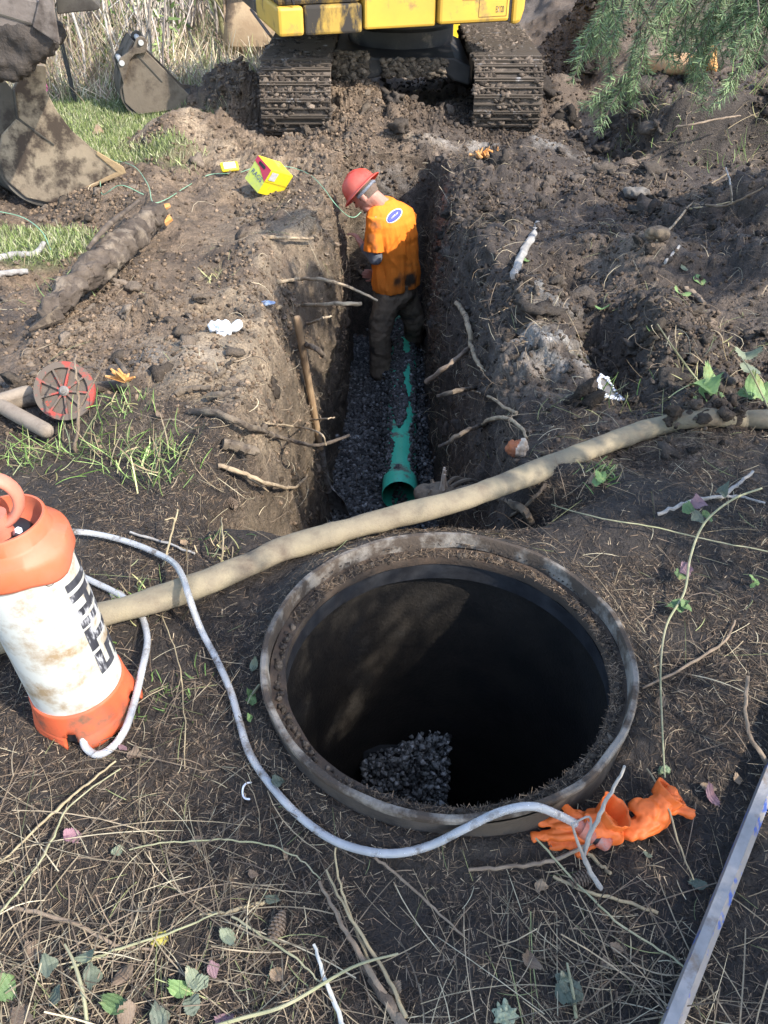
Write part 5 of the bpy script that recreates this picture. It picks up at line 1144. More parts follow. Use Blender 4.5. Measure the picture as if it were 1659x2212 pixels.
# broken white stump at the end of the trench
m_wht2 = mat('splintered_white_wood', (.52, .43, .34), (.34, .25, .17), sc=34, rough=.85, bump=.5, bsc=60, stretch=(2, 2, .5))
sp_ = PY(945, 1072, 2.75); st = empty('stump', sp_, 'broken root stump with a white splintered spike at the near end of the trench', 'stump')
mb = MB(); mb.ell(sp_ + Vector((-.01, .0, .0)), (.085, .07, .06)); V, F = remesh(mb, .009, 2, lambda V: .02 * fbm(V[:, 0], V[:, 1], V[:, 2], f=16, o=3, s=87)); mk('root_ball', V, F, m_rootd, st)
mb = MB(); s0 = PY(958, 1045, 2.72)
for k in range(6): mb.tube([s0 + Vector((random.gauss(0, .006), random.gauss(0, .006), -.03)), s0 + Vector((random.gauss(0, .007), random.gauss(0, .006), .045 + .03 * random.random()))], [.010, .005], 5)
mb.build('splinter', m_wht2, st)
for k in range(7):
    a = random.random() * 6.28; MB().tube(cr([sp_, sp_ + Vector((math.cos(a) * .10 + .05, math.sin(a) * .06, .05)), sp_ + Vector((math.cos(a) * .16 + .11, math.sin(a) * .08, .0))], 5), [.012, .004], 6).build('rootlet', m_rootd, st)
mb = MB(); c0 = PS(1117, 985, .03); V, F = remesh(mb.ell(c0, (.040, .030, .036)), .005, 1, lambda V: .026 * fbm(V[:, 0], V[:, 1], V[:, 2], f=24, o=4, s=88, g=.7))
st = empty('stump', c0, 'sawn root end with white wood and reddish bark above the hose', 'stump')
sel = V[:, 0] - V[:, 1] * .6 > (c0.x - c0.y * .6) + .004
Fw = [f for f in F if sel[list(f)].mean() > .5]; Fr = [f for f in F if sel[list(f)].mean() <= .5]
mk('bark', V, Fr, mat('red_bark', (.34, .11, .045), (.22, .09, .05), sc=20, rough=.9, bump=.5), st); mk('sawn_face', V, Fw, m_wht2, st)

# ------------------------------------------------------------------ small things lying about
# yellow carton
cx_ = PY(586.7, 367.8, 5.75); S_ = 1.0
bx, ax_, cx2 = Vector((-.107, 0, -.151)) * .97, Vector((-.094, .10, .068)) * .97, Vector((.122, .19, -.098)) * .97
box = empty('carton', cx_ + bx, 'crushed yellow and red carton lying tilted on the soil beside the trench', 'carton')
m_cy = mat('carton_yellow', (.80, .62, .02), (.74, .58, .03), sc=6, rough=.6, dirt=(.32, .22, .12), damt=.30, dsc=14, dsoft=.06); m_cg = mat('carton_lime', (.52, .56, .08), (.42, .48, .14), sc=12, rough=.6, dirt=(.30, .27, .18), damt=.35, dsc=12)
m_cr = mat('carton_red', (.46, .03, .07), (.40, .05, .08), sc=10, rough=.6); 
def bp_(a, b, c, o=0.0): return cx_ + ax_ * a + bx * b + cx2 * c + (ax_.cross(bx).normalized() * o if False else Vector((0, 0, 0)))
MB().add([bp_(a, b, c) for a in (0, 1) for b in (0, 1) for c in (0, 1)], [(0, 2, 3, 1), (4, 5, 7, 6), (0, 1, 5, 4), (2, 6, 7, 3), (1, 3, 7, 5), (0, 4, 6, 2)]).build('body', m_cy, box, smooth=False)
nf = bx.cross(ax_).normalized(); nf = nf if nf.dot(Vector((0, -1, 0))) > 0 else -nf
nr_f = bx.cross(cx2).normalized(); nr_f = nr_f if nr_f.dot(Vector((0, -1, 0))) > 0 else -nr_f
def panel(poly, nm, m_, o, face='a'):
    P_ = [cx_ + (ax_ if face == 'a' else cx2) * a + bx * b + (nf if face == 'a' else nr_f) * o for a, b in poly]; return mk(nm, P_, [tuple(range(len(P_)))], m_, box, smooth=False)
panel([(0, 0), (1, 0), (1, 1), (0, 1)], 'side_print', m_cg, .002); panel([(0, 0), (1, 0), (1, .22), (.62, .26), (0, .52)], 'red_print', m_cr, .004)
panel([(.30, .10), (.34, .07), (.72, .07), (.76, .10), (.76, .16), (.72, .19), (.34, .19), (.30, .16)], 'hand_hole', m_blk, .006)
TV, TF = text_mesh('RAGS', .30, .1); mk('lettering', [cx_ + ax_ * (.52 - v.x * 1.0) + bx * (.56 - v.y * .9 + .0) + nf * .005 for v in TV], TF, mat('carton_blue', (.03, .06, .20), rough=.6), box, smooth=False)
panel([(.08, .06), (.36, .06), (.36, .40), (.08, .40)], 'label', mat('carton_label', (.62, .58, .55), (.5, .47, .45), sc=60, rough=.6), .003, 'c')
panel([(.0, .47), (1, .47), (1, .49), (0, .49)], 'flap_edge', mat('carton_edge', (.34, .26, .02), rough=.7), .003, 'c')
# wire flag / spool tag
tg = PS(497, 371, .015); t_ = empty('line_spool', tg, 'small yellow spool with a white face lying by the carton on the green line', 'spool')
Ms = Matrix.Rotation(R(20), 3, 'Z') @ Matrix.Rotation(R(35), 3, 'X')
MB().box(tg + Vector((0, 0, .02)), (.13, .075, .03), Ms).build('body', m_cy, t_, smooth=False, bevel=.012); MB().box(tg + Vector((0, 0, .02)) + Ms @ Vector((0, 0, .016)), (.085, .05, .004), Ms).build('face', mat('white_paper', (.7, .7, .68), rough=.7), t_, smooth=False)
m_line = mat('green_line', (.20, .36, .22), (.24, .42, .28), sc=8, rough=.5)
stick('mason_line', 'bright green line running from the carton over the bank to the worker', [(520, 372, .03), (560, 360, .05), (620, 360, .06), (665, 375, .06), (695, 402, .07), (722, 438, 0, 5.6), (748, 464, 0, 5.75), (766, 469, 0, 5.8), (780, 458, 0, 5.9)], .0026, m_line, 'line')
stick('mason_line', 'green line looping over the clods between the carton and the left bucket', [(495, 375, .02), (450, 378, .04), (400, 405, .03), (360, 430, .03), (330, 436, .05), (320, 400, .10), (290, 360, .15), (240, 345, .18), (185, 338, .15)], .0026, m_line, 'line')
stick('mason_line', 'thin green line hanging in front of the left bucket', [(165, 305, .25), (200, 345, .15), (215, 385, .05), (222, 420, .02), (260, 400, .08), (310, 420, .05)], .0026, m_line, 'line')
stick('mason_line', 'green line trailing over the grass at the left edge', [(-10, 455, .10), (50, 470, .12), (90, 500, .1), (110, 540, .02)], .0026, m_line, 'line')
stick('stick', 'bleached branch lying on the grass at the left edge', [(-10, 560), (30, 550, .02), (75, 548, .02), (95, 525, .05)], [.020, .018, .015], m_gtwig, 'stick')
stick('stick', 'smooth pale pole end lying on the soil at the left edge', [(-20, 594), (30, 588), (60, 586)], [.016, .016, .015], m_gtwig, 'stick')
# red disc with ribs
dc = PS(150, 905, 0) + Vector((0, .02, .11)); dn = Vector((.12, -.80, .58)).normalized(); du_, dv_, _ = basis(dn); Md = Matrix((du_, du_.cross(dn) * -1, dn)).transposed()
m_red = mat('scuffed_red_plastic', (.34, .055, .04), (.27, .05, .04), sc=9, rough=.7, dirt=(.12, .095, .075), damt=.60, dsc=13, dsoft=.04)
m_redd = mat('dirt_caked_red', (.12, .095, .075), (.09, .07, .055), sc=14, rough=.9, bump=.3, dirt=(.40, .05, .03), damt=.32, dsc=16, dsoft=.03)
ds = empty('red_disc', PS(150, 905, 0), 'dirty red plastic disc with radial ribs propped on the left bank', 'disc')
MB().lathe([(.0, -.012), (.085, -.012), (.087, .006), (.109, .006), (.111, .0), (.111, -.016), (.0, -.018)], 48, dc, M=Md).build('rim', m_red, ds)
MB().lathe([(.0, -.009), (.086, -.009)], 32, dc, M=Md).build('web', m_redd, ds)
for k in range(9):
    a = 2 * math.pi * k / 9 + .2; c_ = dc + Md @ Vector((math.cos(a) * .050, math.sin(a) * .050, -.002)); MB().box(c_, (.074, .007, .014), Md @ Matrix.Rotation(a, 3, 'Z')).build('rib', m_red, ds, smooth=False)
MB().lathe([(.019, -.01), (.019, .008), (.012, .012), (.012, .018), (.0, .019)], 16, dc, M=Md).build('hub', m_steel, ds)
# handles lying at the left edge
m_pole = mat('weathered_handle', (.25, .20, .15), (.33, .27, .21), sc=6, rough=.7, bump=.2, bsc=60, dirt=(.12, .09, .065), damt=.4, dsc=6, dsoft=.2, stretch=(3, 3, 3))
for lb, a, b, r_ in (('smooth weathered tool handle end behind the red disc at the left edge', (-60, 915), (72, 868), .025), ('thick weathered tool handle with a rounded end pointing at the grass by the tank', (-90, 850), (112, 958), .0285)):
    p0_, p1_ = PS(*a, .06), PS(*b, .05); d_ = (p1_ - p0_).normalized()
    tag(MB().tube([p0_, p1_ - d_ * .02, p1_ - d_ * .004, p1_ + d_ * .006, p1_ + d_ * .012], [r_, r_, r_ * .9, r_ * .65, r_ * .2], 18).build('tool_handle', m_pole), lb, 'tool handle')
# litter
def crumple(name, label, px, py, dims, m_, cat, seed, amp=.03, f=26):
    c_ = PS(px, py, dims[2] * .6); V, F = remesh(MB().ell(c_, dims), min(dims) * .18, 1, lambda V: amp * (np.abs(vn(V[:, 0] * f, V[:, 1] * f, V[:, 2] * f, seed)) - .35) + amp * .3 * vn(V[:, 0] * f * 3, V[:, 1] * f * 3, V[:, 2] * f * 3, seed + 3))
    return tag(mk(name, V, F, m_), label, cat)
m_paper = mat('white_rag', (.72, .72, .70), (.62, .62, .60), sc=12, rough=.8, dirt=(.35, .28, .2), damt=.25, dsc=20)
crumple('rag', 'crumpled white rag lying on the left bank near the shovel', 485, 716, (.062, .04, .028), m_paper, 'rag', 131, .045, 26)
crumple('scrap', 'small blue plastic scrap on the soil above the shovel handle', 571, 657, (.06, .02, .010), mat('blue_scrap', (.16, .24, .42), (.3, .36, .45), sc=20, rough=.5), 'scrap', 132, .01, 30)
crumple('stone', 'pale stone in the soil by the far side of the clods on the right', 1418, 512, (.07, .05, .035), m_rootd, 'stone', 133, .03, 14)
crumple('rock', 'light clay lump lying by the right hand track', 1375, 425, (.085, .06, .045), mat('clay_lump', (.16, .145, .125), (.11, .095, .08), sc=12, rough=.9, bump=.6), 'rock', 134, .04, 14)
wc = PS(1043, 345, .02); mb = MB()
for k in range(16):
    a = random.random() * 6.28; q_ = wc + Vector((random.gauss(0, .05), random.gauss(0, .03), random.gauss(.01, .012))); mb.tube([q_, q_ + Vector((math.cos(a) * .05, math.sin(a) * .03, random.random() * .07))], [.014, .004], 5)
tag(mb.build('wood_chunk', m_heart, smooth=False), 'splintered orange wood chunk in the churned soil before the right track', 'wood chunk')
crumple('moss', 'pale green moss tuft on the needles above the right glove', 1432, 1668, (.012, .010, .014), mat('moss', (.34, .40, .22), (.26, .32, .16), sc=80, rough=.95, bump=.6, bsc=200), 'moss', 136, .012, 90)
crumple('moss', 'yellow green moss tuft among twigs at the lower left', 345, 2030, (.02, .016, .01), mat('yellow_moss', (.40, .34, .07), (.3, .28, .08), sc=80, rough=.95, bump=.6, bsc=200), 'moss', 137, .012, 90)
crumple('moss', 'grey green lichen tuft at the bottom edge near the bar', 1090, 2195, (.022, .02, .012), mat('lichen', (.36, .38, .26), (.28, .31, .2), sc=80, rough=.95, bump=.6, bsc=200), 'lichen', 138, .014, 90)
crumple('pebble', 'grey pebble beside the hose near the tube coil', 255, 1288, (.022, .014, .012), m_gtwig, 'pebble', 139, .004, 40)
m_cone = mat('cone_scales', (.13, .095, .07), (.20, .15, .11), sc=30, rough=.9, bump=.6, bsc=120)
def cone_obj(label, px, py, L_, r_, ang):
    c_ = PS(px, py, r_ * .8); Mz = Matrix.Rotation(ang, 3, 'Z') @ Matrix.Rotation(R(85), 3, 'Y'); mb = MB()
    for i in range(9):
        t = i / 8; rr = r_ * (math.sin(math.pi * (t * .86 + .10)) ** .7); 
        for k in range(8):
            a = 2 * math.pi * (k + .5 * (i % 2)) / 8; mb.ell(c_ + Mz @ Vector((math.cos(a) * rr * .75, math.sin(a) * rr * .75, (t - .5) * L_)), (r_ * .36, r_ * .36, L_ * .045), Mz @ Matrix.Rotation(a, 3, 'Z') @ Matrix.Rotation(.5, 3, 'Y'), 6, 4)
    mb.ell(c_, (r_ * .6, r_ * .6, L_ * .5), Mz, 8, 6); return tag(mb.build('fir_cone', m_cone), label, 'cone', 'fir cones on the ground')
cone_obj('grey fir cone half buried in the needles left of the bundled stems', 778, 2010, .065, .018, 1.2) if False else cone_obj('brown fir cone in the needles left of the bundled stems', 600, 2010, .06, .016, 1.3)
cone_obj('fir cone lying below the orange gloves', 1255, 1905, .05, .017, .4); cone_obj('fir cone in the dirt between the tank and the trench', 510, 1032, .05, .018, 1.9) if False else cone_obj('fir cone lying in the dirt behind the tube', 500, 1092, .05, .018, 2.4)
# white plastic ring piece
c_ = PZ(545, 1708, .012); tag(MB().tube([c_ + Vector((.022 * math.cos(a), .024 * math.sin(a), .004 * math.sin(a * 3))) for a in np.linspace(1.2, 4.6, 16)], .0022, 6).build('plastic_ring', mat('white_plastic', (.75, .75, .78), rough=.4)), 'curved piece of white plastic strip lying left of the riser by the tube', 'plastic strip')
# puddle
P_ = [(1292, 818), (1300, 812), (1312, 818), (1320, 832), (1332, 850), (1345, 864), (1330, 862), (1312, 858), (1300, 846), (1294, 832)]
pd_ = [PS(a, b) for a, b in P_]; zm = max(p_.z for p_ in pd_) + .012
pud = mk('puddle', [PZ(a, b, zm) for a, b in P_], [tuple(range(len(P_)))], mat('muddy_water', (.16, .135, .10), rough=.08, spec=.6), smooth=False); tag(pud, 'muddy puddle with a foam edge in the gully on the right', kind='structure')
fm = []; 
for k in range(170):
    i = random.random() * len(P_); a, b = P_[int(i)], P_[(int(i) + 1) % len(P_)]; f_ = i % 1
    if int(i) in (3, 4) and random.random() < .4: continue
    q_ = PZ(a[0] + (b[0] - a[0]) * f_ + random.gauss(0, 1.2), a[1] + (b[1] - a[1]) * f_ + random.gauss(0, 1.2), zm + .003); fm.append(tuple(q_))
lumps('foam', np.array(fm), np.tile((0., 0., 1.), (len(fm), 1)), .003 + .006 * RNG.random(len(fm)), np.tile((.72, .74, .78), (len(fm), 1)), m_litter, sub=1, squash=.4, label='white foam along the puddle edge')

# ------------------------------------------------------------------ leaves
def leaf_mesh(mb, base, d, n_, L_, W_, cup=.15, teeth=9):
    """one toothed, folded leaf blade"""
    L_ *= .58; d = d.normalized(); s_ = d.cross(n_).normalized(); n_ = s_.cross(d).normalized(); V = []; K = teeth * 2; q1, q2, q3, q4 = (random.uniform(.75, 1.2), random.uniform(.75, 1.2), random.uniform(-.25, .25), random.uniform(.1, .5)); ph = random.random() * 6
    for i in range(K + 1):
        t = i / K; w_ = W_ * (math.sin(math.pi * min(1, t * .93 + .04)) ** .75) * (1 - .35 * t) * (1 + (.14 if i % 2 else -.06))
        w_ *= 1 + .16 * math.sin(t * 9 + ph) + random.gauss(0, .05); wl_, wr_ = w_ * q1, w_ * q2; c_ = base + d * (L_ * t) - n_ * (L_ * q4 * t * t) + s_ * (L_ * q3 * t * t); rp = n_ * (.0022 * (i % 4 < 2)); cu_ = cup * (1 + .8 * math.sin(t * 5 + ph)); V += [c_ - s_ * wl_ + n_ * (cu_ * wl_ * 1.4), c_ - s_ * wl_ * .5 + n_ * cu_ * wl_ * .5 + rp, c_, c_ + s_ * wr_ * .5 + n_ * cu_ * wr_ * .5 + rp, c_ + s_ * wr_ + n_ * (cu_ * wr_ * 1.4)]
    mb.add(V, [(i * 5 + j, i * 5 + j + 1, i * 5 + j + 6, i * 5 + j + 5) for i in range(K) for j in range(4)])
LM = {k: mat('leaf_' + k, a, b, sc=16, rough=.6, spec=.35, bump=.3, bsc=120, dirt=c_, damt=.25, dsc=14) for k, a, b, c_ in (('green', (.075, .125, .045), (.11, .165, .065), (.2, .2, .08)), ('dull', (.075, .09, .062), (.11, .125, .09), (.09, .075, .06)), ('pale', (.17, .19, .125), (.13, .15, .095), (.35, .3, .2)),
      ('tan', (.26, .18, .11), (.19, .13, .08), (.16, .11, .07)), ('brown', (.12, .085, .058), (.17, .12, .08), (.09, .065, .045)), ('purple', (.16, .09, .10), (.20, .12, .13), (.16, .11, .1)), ('pink', (.24, .125, .145), (.19, .10, .12), (.3, .2, .18)), ('bright', (.12, .20, .065), (.165, .24, .09), (.2, .2, .08)))}
def leaf(label, px, py, L_, ang, kind, W_=.42, lift=.012, tilt=.0, name='leaf', group=None):
    b_ = PS(px, py, lift); d = Vector((math.cos(ang), math.sin(ang), tilt)); mb = MB(); leaf_mesh(mb, b_ - d * L_ * .5, d, Vector((random.gauss(0, .25), -.25 + random.gauss(0, .2), 1)), L_, L_ * W_, random.uniform(.1, .45))
    return tag(mb.build(name, LM[kind]), label, 'leaf', group)
leaf('pink fallen leaf on the needles at the lower left', 172, 1803, .062, .35, 'pink', .34)
leaf('brown toothed leaf hanging on the green runner at the lower left', 424, 1838, .055, -1.4, 'brown', .3)
leaf('curled tan leaf below the orange gloves', 1178, 1925, .048, -.4, 'tan', .28)
leaf('tan leaf lying in the needles left of the bar', 1335, 2045, .04, 1.1, 'tan', .36); leaf('reddish brown leaf left of the bar, lowest one', 1318, 2085, .04, .2, 'brown', .34)
leaf('purple leaf under a tan one at the top of the bar', 1545, 1722, .05, .3, 'purple', .45); leaf('tan curled leaf resting above the purple leaf by the bar', 1525, 1698, .045, 1.2, 'tan', .4); leaf('tan leaf right beside the top of the bar', 1600, 1690, .04, .1, 'tan', .35)
leaf('dull green leaf hidden in the needles right below the gloves', 1398, 1846, .03, 1.2, 'dull', .4); leaf('dusty green leaf halfway along the bar', 1508, 1905, .05, 1.3, 'dull', .42)
leaf('tan curled leaf at the foot of the tank', 300, 1640, .055, -.2, 'brown', .42); leaf('small pink leaf right of the tank foot', 272, 1618, .03, .8, 'purple', .4)
leaf('pale tan leaf curl in the middle of the bottom edge', 606, 2095, .055, 1.1, 'tan', .3); leaf('tan leaf curled up near the bundled stems', 845, 2130, .05, 2.2, 'tan', .28); leaf('orange brown leaf sliver left of the tube bend', 622, 1857, .04, -1.2, 'tan', .18)
leaf('rusty leaf scrap in the needles at the left', 555, 1890, .035, .4, 'brown', .3); leaf('dull green leaf lying left of the bundled stems', 592, 1945 - 10, .05, 1.2, 'dull', .3); leaf('mauve leaf at the bottom edge', 492, 2190, .06, 1.3, 'purple', .32)
leaf('pale wilted leaf by the green runner at the lower left', 268, 1840, .05, .4, 'pale', .3); leaf('brown leaf at the bottom left corner', 90, 2060, .06, .3, 'brown', .4); leaf('dark leaf in the bottom left corner', 60, 2180, .07, 1.2, 'brown', .4)
leaf('white green leaf pair beside the riser rim at the left', 540, 1443, .045, 2.9, 'pale', .5); leaf('orange brown leaf curl between tube and trench', 405, 1178, .04, .3, 'tan', .45); leaf('brown leaf curl lying left of the hose', 488, 1183, .05, 1.9, 'brown', .45)
leaf('dusty leaf lying in the grass left of the trench', 352, 900, .05, .6, 'brown', .4); leaf('tan leaf by the tube right of the tank', 318, 1350 - 60, .035, .2, 'tan', .4); leaf('brown leaf on the ground right of the riser', 1435, 1590 - 60, .05, -.5, 'brown', .4)
leaf('small green leaf on the soil by the pale clay', 1146, 563, .11, .3, 'bright', .35); leaf('pale green leaf on the soil at the right', 1520, 606, .12, .2, 'bright', .3); leaf('small whitish green leaf above the other on the right soil', 1482, 582, .07, .4, 'pale', .4); leaf('green leaf in the soil right of the stubby stick', 1468, 634, .09, 1.4, 'bright', .4)
leaf('dark green leaf at the gully edge below the puddle', 1275, 872, .08, .3, 'green', .4); leaf('green leaf in the dark gully', 1300, 665, .10, 1.2, 'bright', .4); leaf('fallen brown leaf on the lawn', 228, 290, .22, .2, 'tan', .4); leaf('large drooping leaf on the right soil beyond the bramble', 1418, 712, .12, .8, 'green', .35)
leaf('dark green leaf lying inside the lower curve of the tube', 610, 1688, .05, .5, 'dull', .4)
def bramble(label, stem, leaves, m_=m_green, r_=.0035, name='bramble', cat='bramble'):
    P_ = []
    for q_ in stem:
        g = PS(q_[0], q_[1], 0); d = ray(q_[0], q_[1]); P_.append(g - d * (q_[2] / abs(d.z)))
    rt = empty(name, P_[0], label, cat); MB().tube(cr(P_, 6), [r_, r_, r_ * .6], 7).build('stem', m_, rt)
    for px, py, lf, L_, ang, kd in leaves:
        g = PS(px, py, 0); d = ray(px, py); b_ = g - d * (lf / abs(d.z)); mb = MB(); dv = Vector((math.cos(ang), math.sin(ang), random.uniform(-.15, .25)))
        leaf_mesh(mb, b_ - dv * L_ * .5, dv, Vector((random.gauss(0, .3), -.4 + random.gauss(0, .2), 1)), L_, L_ * .46, random.uniform(.1, .4)); mb.build('leaf', LM[kd], rt)
    return rt
bramble('long bramble runner with dusty leaves trailing down the right of the riser', [(1645, 1055, .02), (1590, 1075, .05), (1540, 1110, .07), (1510, 1150, .07), (1490, 1210, .06), (1478, 1280, .05), (1440, 1350, .05), (1427, 1440, .04), (1430, 1560, .04), (1436, 1680, .03)],
        [(1500, 1090, .07, .07, 3.6, 'purple'), (1478, 1100, .05, .06, 3.3, 'green'), (1500, 1118, .05, .075, 3.9, 'dull'), (1535, 1108, .05, .055, .2, 'green'), (1570, 1065, .08, .06, -.9, 'dull'), (1475, 1228, .05, .06, 3.6, 'purple'), (1470, 1245, .04, .05, -1.7, 'green'), (1490, 1305, .05, .06, .4, 'green'), (1474, 1315, .05, .08, -1.5, 'green')])
bramble('sunlit bramble shoot with bright green leaves at the right edge behind the hose', [(1530, 850, .02), (1490, 800, .15), (1450, 745, .25), (1420, 700, .33)],
        [(1535, 845, .06, .13, -1.2, 'bright'), (1515, 850, .05, .11, 3.0, 'bright'), (1548, 815, .10, .12, .5, 'bright'), (1500, 872, .03, .10, 3.4, 'green'), (1560, 862, .04, .11, -.6, 'green')])
bramble('second bramble clump with pale leaves cut by the right edge', [(1659, 880, .02), (1640, 840, .12), (1620, 800, .2), (1600, 770, .27)],
        [(1630, 790, .17, .12, .6, 'pale'), (1610, 760, .22, .10, 1.4, 'pale'), (1650, 830, .1, .13, -.4, 'bright'), (1600, 850, .06, .10, 3.0, 'bright'), (1645, 860, .05, .12, -1.3, 'bright'), (1590, 880, .03, .1, -.5, 'green')])
bramble('three leaved dusty bramble sprig at the bottom edge left of the bar', [(1245, 2200, .01), (1235, 2130, .02), (1225, 2080, .02)], [(1232, 2105, .02, .07, 1.2, 'dull'), (1205, 2150, .015, .048, 3.4, 'dull'), (1255, 2155, .015, .055, -.5, 'dull'), (1150, 2060, .02, .05, 1.0, 'brown'), (1225, 2108, .03, .028, .5, 'pale')])
bramble('green bramble sprig with pale leaves at the bottom left', [(420, 2230, .02), (520, 2200, .03), (620, 2170, .03), (760, 2090, .03), (860, 2060, .02)], [(395, 2120, .03, .055, 1.1, 'bright'), (430, 2110, .03, .05, .6, 'pale'), (440, 2130, .03, .045, -.7, 'pale'), (360, 2190, .02, .06, .3, 'dull'), (420, 2180, .02, .05, -1, 'dull'), (470, 2090, .02, .04, .3, 'purple')])
bramble('leafy green sprigs in the bottom left corner', [(190, 2230, .02), (180, 2150, .05), (160, 2080, .05), (140, 2040, .04)], [(120, 2080, .03, .06, .4, 'dull'), (215, 2100, .03, .06, .2, 'dull'), (260, 2150, .03, .07, 1.3, 'green'), (110, 2140, .02, .06, 2.5, 'dull'), (290, 2185, .02, .06, .3, 'brown'), (30, 2120, .02, .07, .8, 'green'), (195, 2050, .04, .05, 1.6, 'pale'), (500, 2010, .02, .05, .8, 'pale'), (260, 2095, .02, .05, 2.4, 'brown')])
bramble('thin sprig with a dark green needle tuft left of the riser', [(560, 1480, .01), (545, 1500, .02), (535, 1520, .02)], [(548, 1495, .02, .035, .6, 'green'), (535, 1505, .02, .03, 2.4, 'green'), (552, 1515, .02, .03, -.4, 'green'), (545, 1560 - 10, .01, .025, .4, 'bright')], name='sprig', cat='sprig')
bramble('tiny bright seedling near the right edge', [(1640, 1262, .0), (1635, 1250, .02)], [(1628, 1248, .03, .03, .9, 'bright'), (1640, 1258, .02, .025, -.2, 'bright'), (1622, 1262, .02, .025, 2.6, 'bright')], name='seedling', cat='seedling', r_=.0015)
bramble('small green seedling on the soil beside the hose at the right', [(1290, 1035, .0), (1300, 1028, .03)], [(1285, 1030, .03, .07, 2.9, 'bright'), (1305, 1030, .03, .06, .3, 'bright'), (1275, 1035, .02, .05, 3.3, 'tan')], name='seedling', cat='seedling', r_=.0015)
# ------------------------------------------------------------------ fir tree at the right: its twigs hang into the picture
m_trunk = mat('fir_bark', (.085, .065, .05), (.15, .12, .095), sc=6, rough=.95, bump=.9, bsc=20)
m_needle = mat('fir_needles', (1, 1, 1), attr=True, sc=6, rough=.55, spec=.35)
def sprays(name, parent, segs, m_, nl=.022, dens=420, cols=((.13, .19, .085), (.17, .24, .11), (.22, .30, .14), (.15, .215, .10)), wd=.0016, label=None):
    """needles set along twig segments (a, b)"""
    A_ = np.array([tuple(s_[0]) for s_ in segs]); B_ = np.array([tuple(s_[1]) for s_ in segs]); ln = np.linalg.norm(B_ - A_, axis=1)
    cnt = np.maximum(2, (ln * dens).astype(int)); k = np.repeat(np.arange(len(segs)), cnt); n = len(k); t = RNG.random(n)
    pos = A_[k] + (B_ - A_)[k] * t[:, None]; ax = ((B_ - A_) / (ln[:, None] + 1e-9))[k]
    rnd = RNG.normal(size=(n, 3)) * np.array((1, 1, .75)); rnd -= ax * (rnd * ax).sum(1, keepdims=True); rnd /= np.linalg.norm(rnd, axis=1, keepdims=True) + 1e-9
    d = rnd * .85 + ax * .6; c_ = np.array(cols)[RNG.integers(0, len(cols), len(segs))][k] * (1 + .25 * RNG.normal(size=(n, 1))).clip(.5, 1.7)
    o = ribbons(name, pos, rnd, nl * (.7 + .6 * RNG.random(n)), np.full(n, wd), c_, m_, lift=0, up=d, bend=0, seg=1, parent=parent)
    if 'kind' in o.keys(): del o['kind']
    return o
fir = empty('fir_tree', (5.0, 2.5, 0.0), 'fir tree whose drooping green twigs hang in at the upper right', 'tree')
MB().tube([(5.0, 2.5, -.4), (5.02, 2.5, 1.5), (4.98, 2.52, 3.0), (5.0, 2.5, 4.4)], [.13, .11, .07, .03], 14).build('trunk', m_trunk, fir)
segs = []; tw = MB()
limbs = [[(5.0, 2.5, 2.6), (2.6, 3.25, 2.35), (1.75, 3.30, 1.95), (1.10, 3.30, 1.56)], [(5.0, 2.5, 2.4), (2.7, 3.5, 2.2), (1.9, 3.7, 1.9), (1.35, 3.85, 1.58)], [(5.0, 2.5, 2.2), (2.7, 2.9, 2.0), (2.0, 2.95, 1.8), (1.5, 3.0, 1.55)], [(5.0, 2.5, 2.9), (2.6, 3.6, 2.7), (1.6, 3.8, 2.25), (1.0, 3.75, 1.72)]]
lb_ = []
for L_ in limbs:
    c_ = cr([Vector(p_) for p_ in L_], 8); lb_.append(c_); MB().tube(c_, [.035, .018, .009, .004], 8).build('branch', m_trunk, fir)
def twig(a, d, L_, lvl=0):
    d = d.normalized(); P_ = [a]; n = 5
    for i in range(n):
        d = (d + Vector((random.gauss(0, .08), random.gauss(0, .08), -.10))).normalized(); P_.append(P_[-1] + d * L_ / n)
    for i in range(n): segs.append((P_[i], P_[i + 1]))
    tw.tube(P_, [.0030, .0014], 4)
    if lvl < 1:
        for i in range(1, n):
            for s_ in (1, -1):
                if random.random() < .75:
                    q_ = d.cross(Vector((random.gauss(0, 1), random.gauss(0, 1), random.gauss(0, .4)))).normalized(); twig(P_[i], d * .7 + q_ * .75, L_ * random.uniform(.3, .55), 1)
for c_ in lb_:
    m_ = len(c_)
    for i in range(int(m_ * .42), m_):
        for k in range(3): twig(c_[i], Vector((-.45 + random.gauss(0, .45), random.gauss(0, .45), -.75 + random.gauss(0, .35))), random.uniform(.12, .26))
for px, py, yy, L_ in ((1395, 30, 3.3, .26), (1440, 10, 3.2, .34), (1350, 20, 3.4, .2), (1590, 10, 3.2, .26), (1640, 30, 3.0, .24), (1560, -30, 3.3, .22), (1385, 60, 3.25, .2), (1500, -30, 3.3, .22), (1330, 0, 3.5, .18)):
    p_ = PY(px, py, yy); twig(p_, Vector((-.12 + random.gauss(0, .15), random.gauss(0, .2), -1)), L_)
    q_ = min((c_[i] for c_ in lb_ for i in range(len(c_))), key=lambda v: (v - p_).length + (0 if v.z > p_.z else .5)); tw.tube(cr([q_, q_.lerp(p_, .5) + Vector((0, 0, .04)), p_], 4), [.005, .003], 5)
for _ in range(40):
    p_ = PY(random.uniform(1330, 1760), random.uniform(-200, -30), random.uniform(3.0, 3.9)); twig(p_, Vector((-.3 + random.gauss(0, .3), random.gauss(0, .3), -.8)), random.uniform(.16, .30))
a_, b_ = PY(1385, 165, 3.3), PY(1290, 200, 3.3); twig(a_, b_ - a_, .20); tw.tube([PY(1395, 60, 3.3), a_], [.004, .003], 5)
tw.build('twigs', m_trunk, fir)
vis = sprays('needles', fir, segs, m_needle, nl=.027, dens=700, wd=.0022)
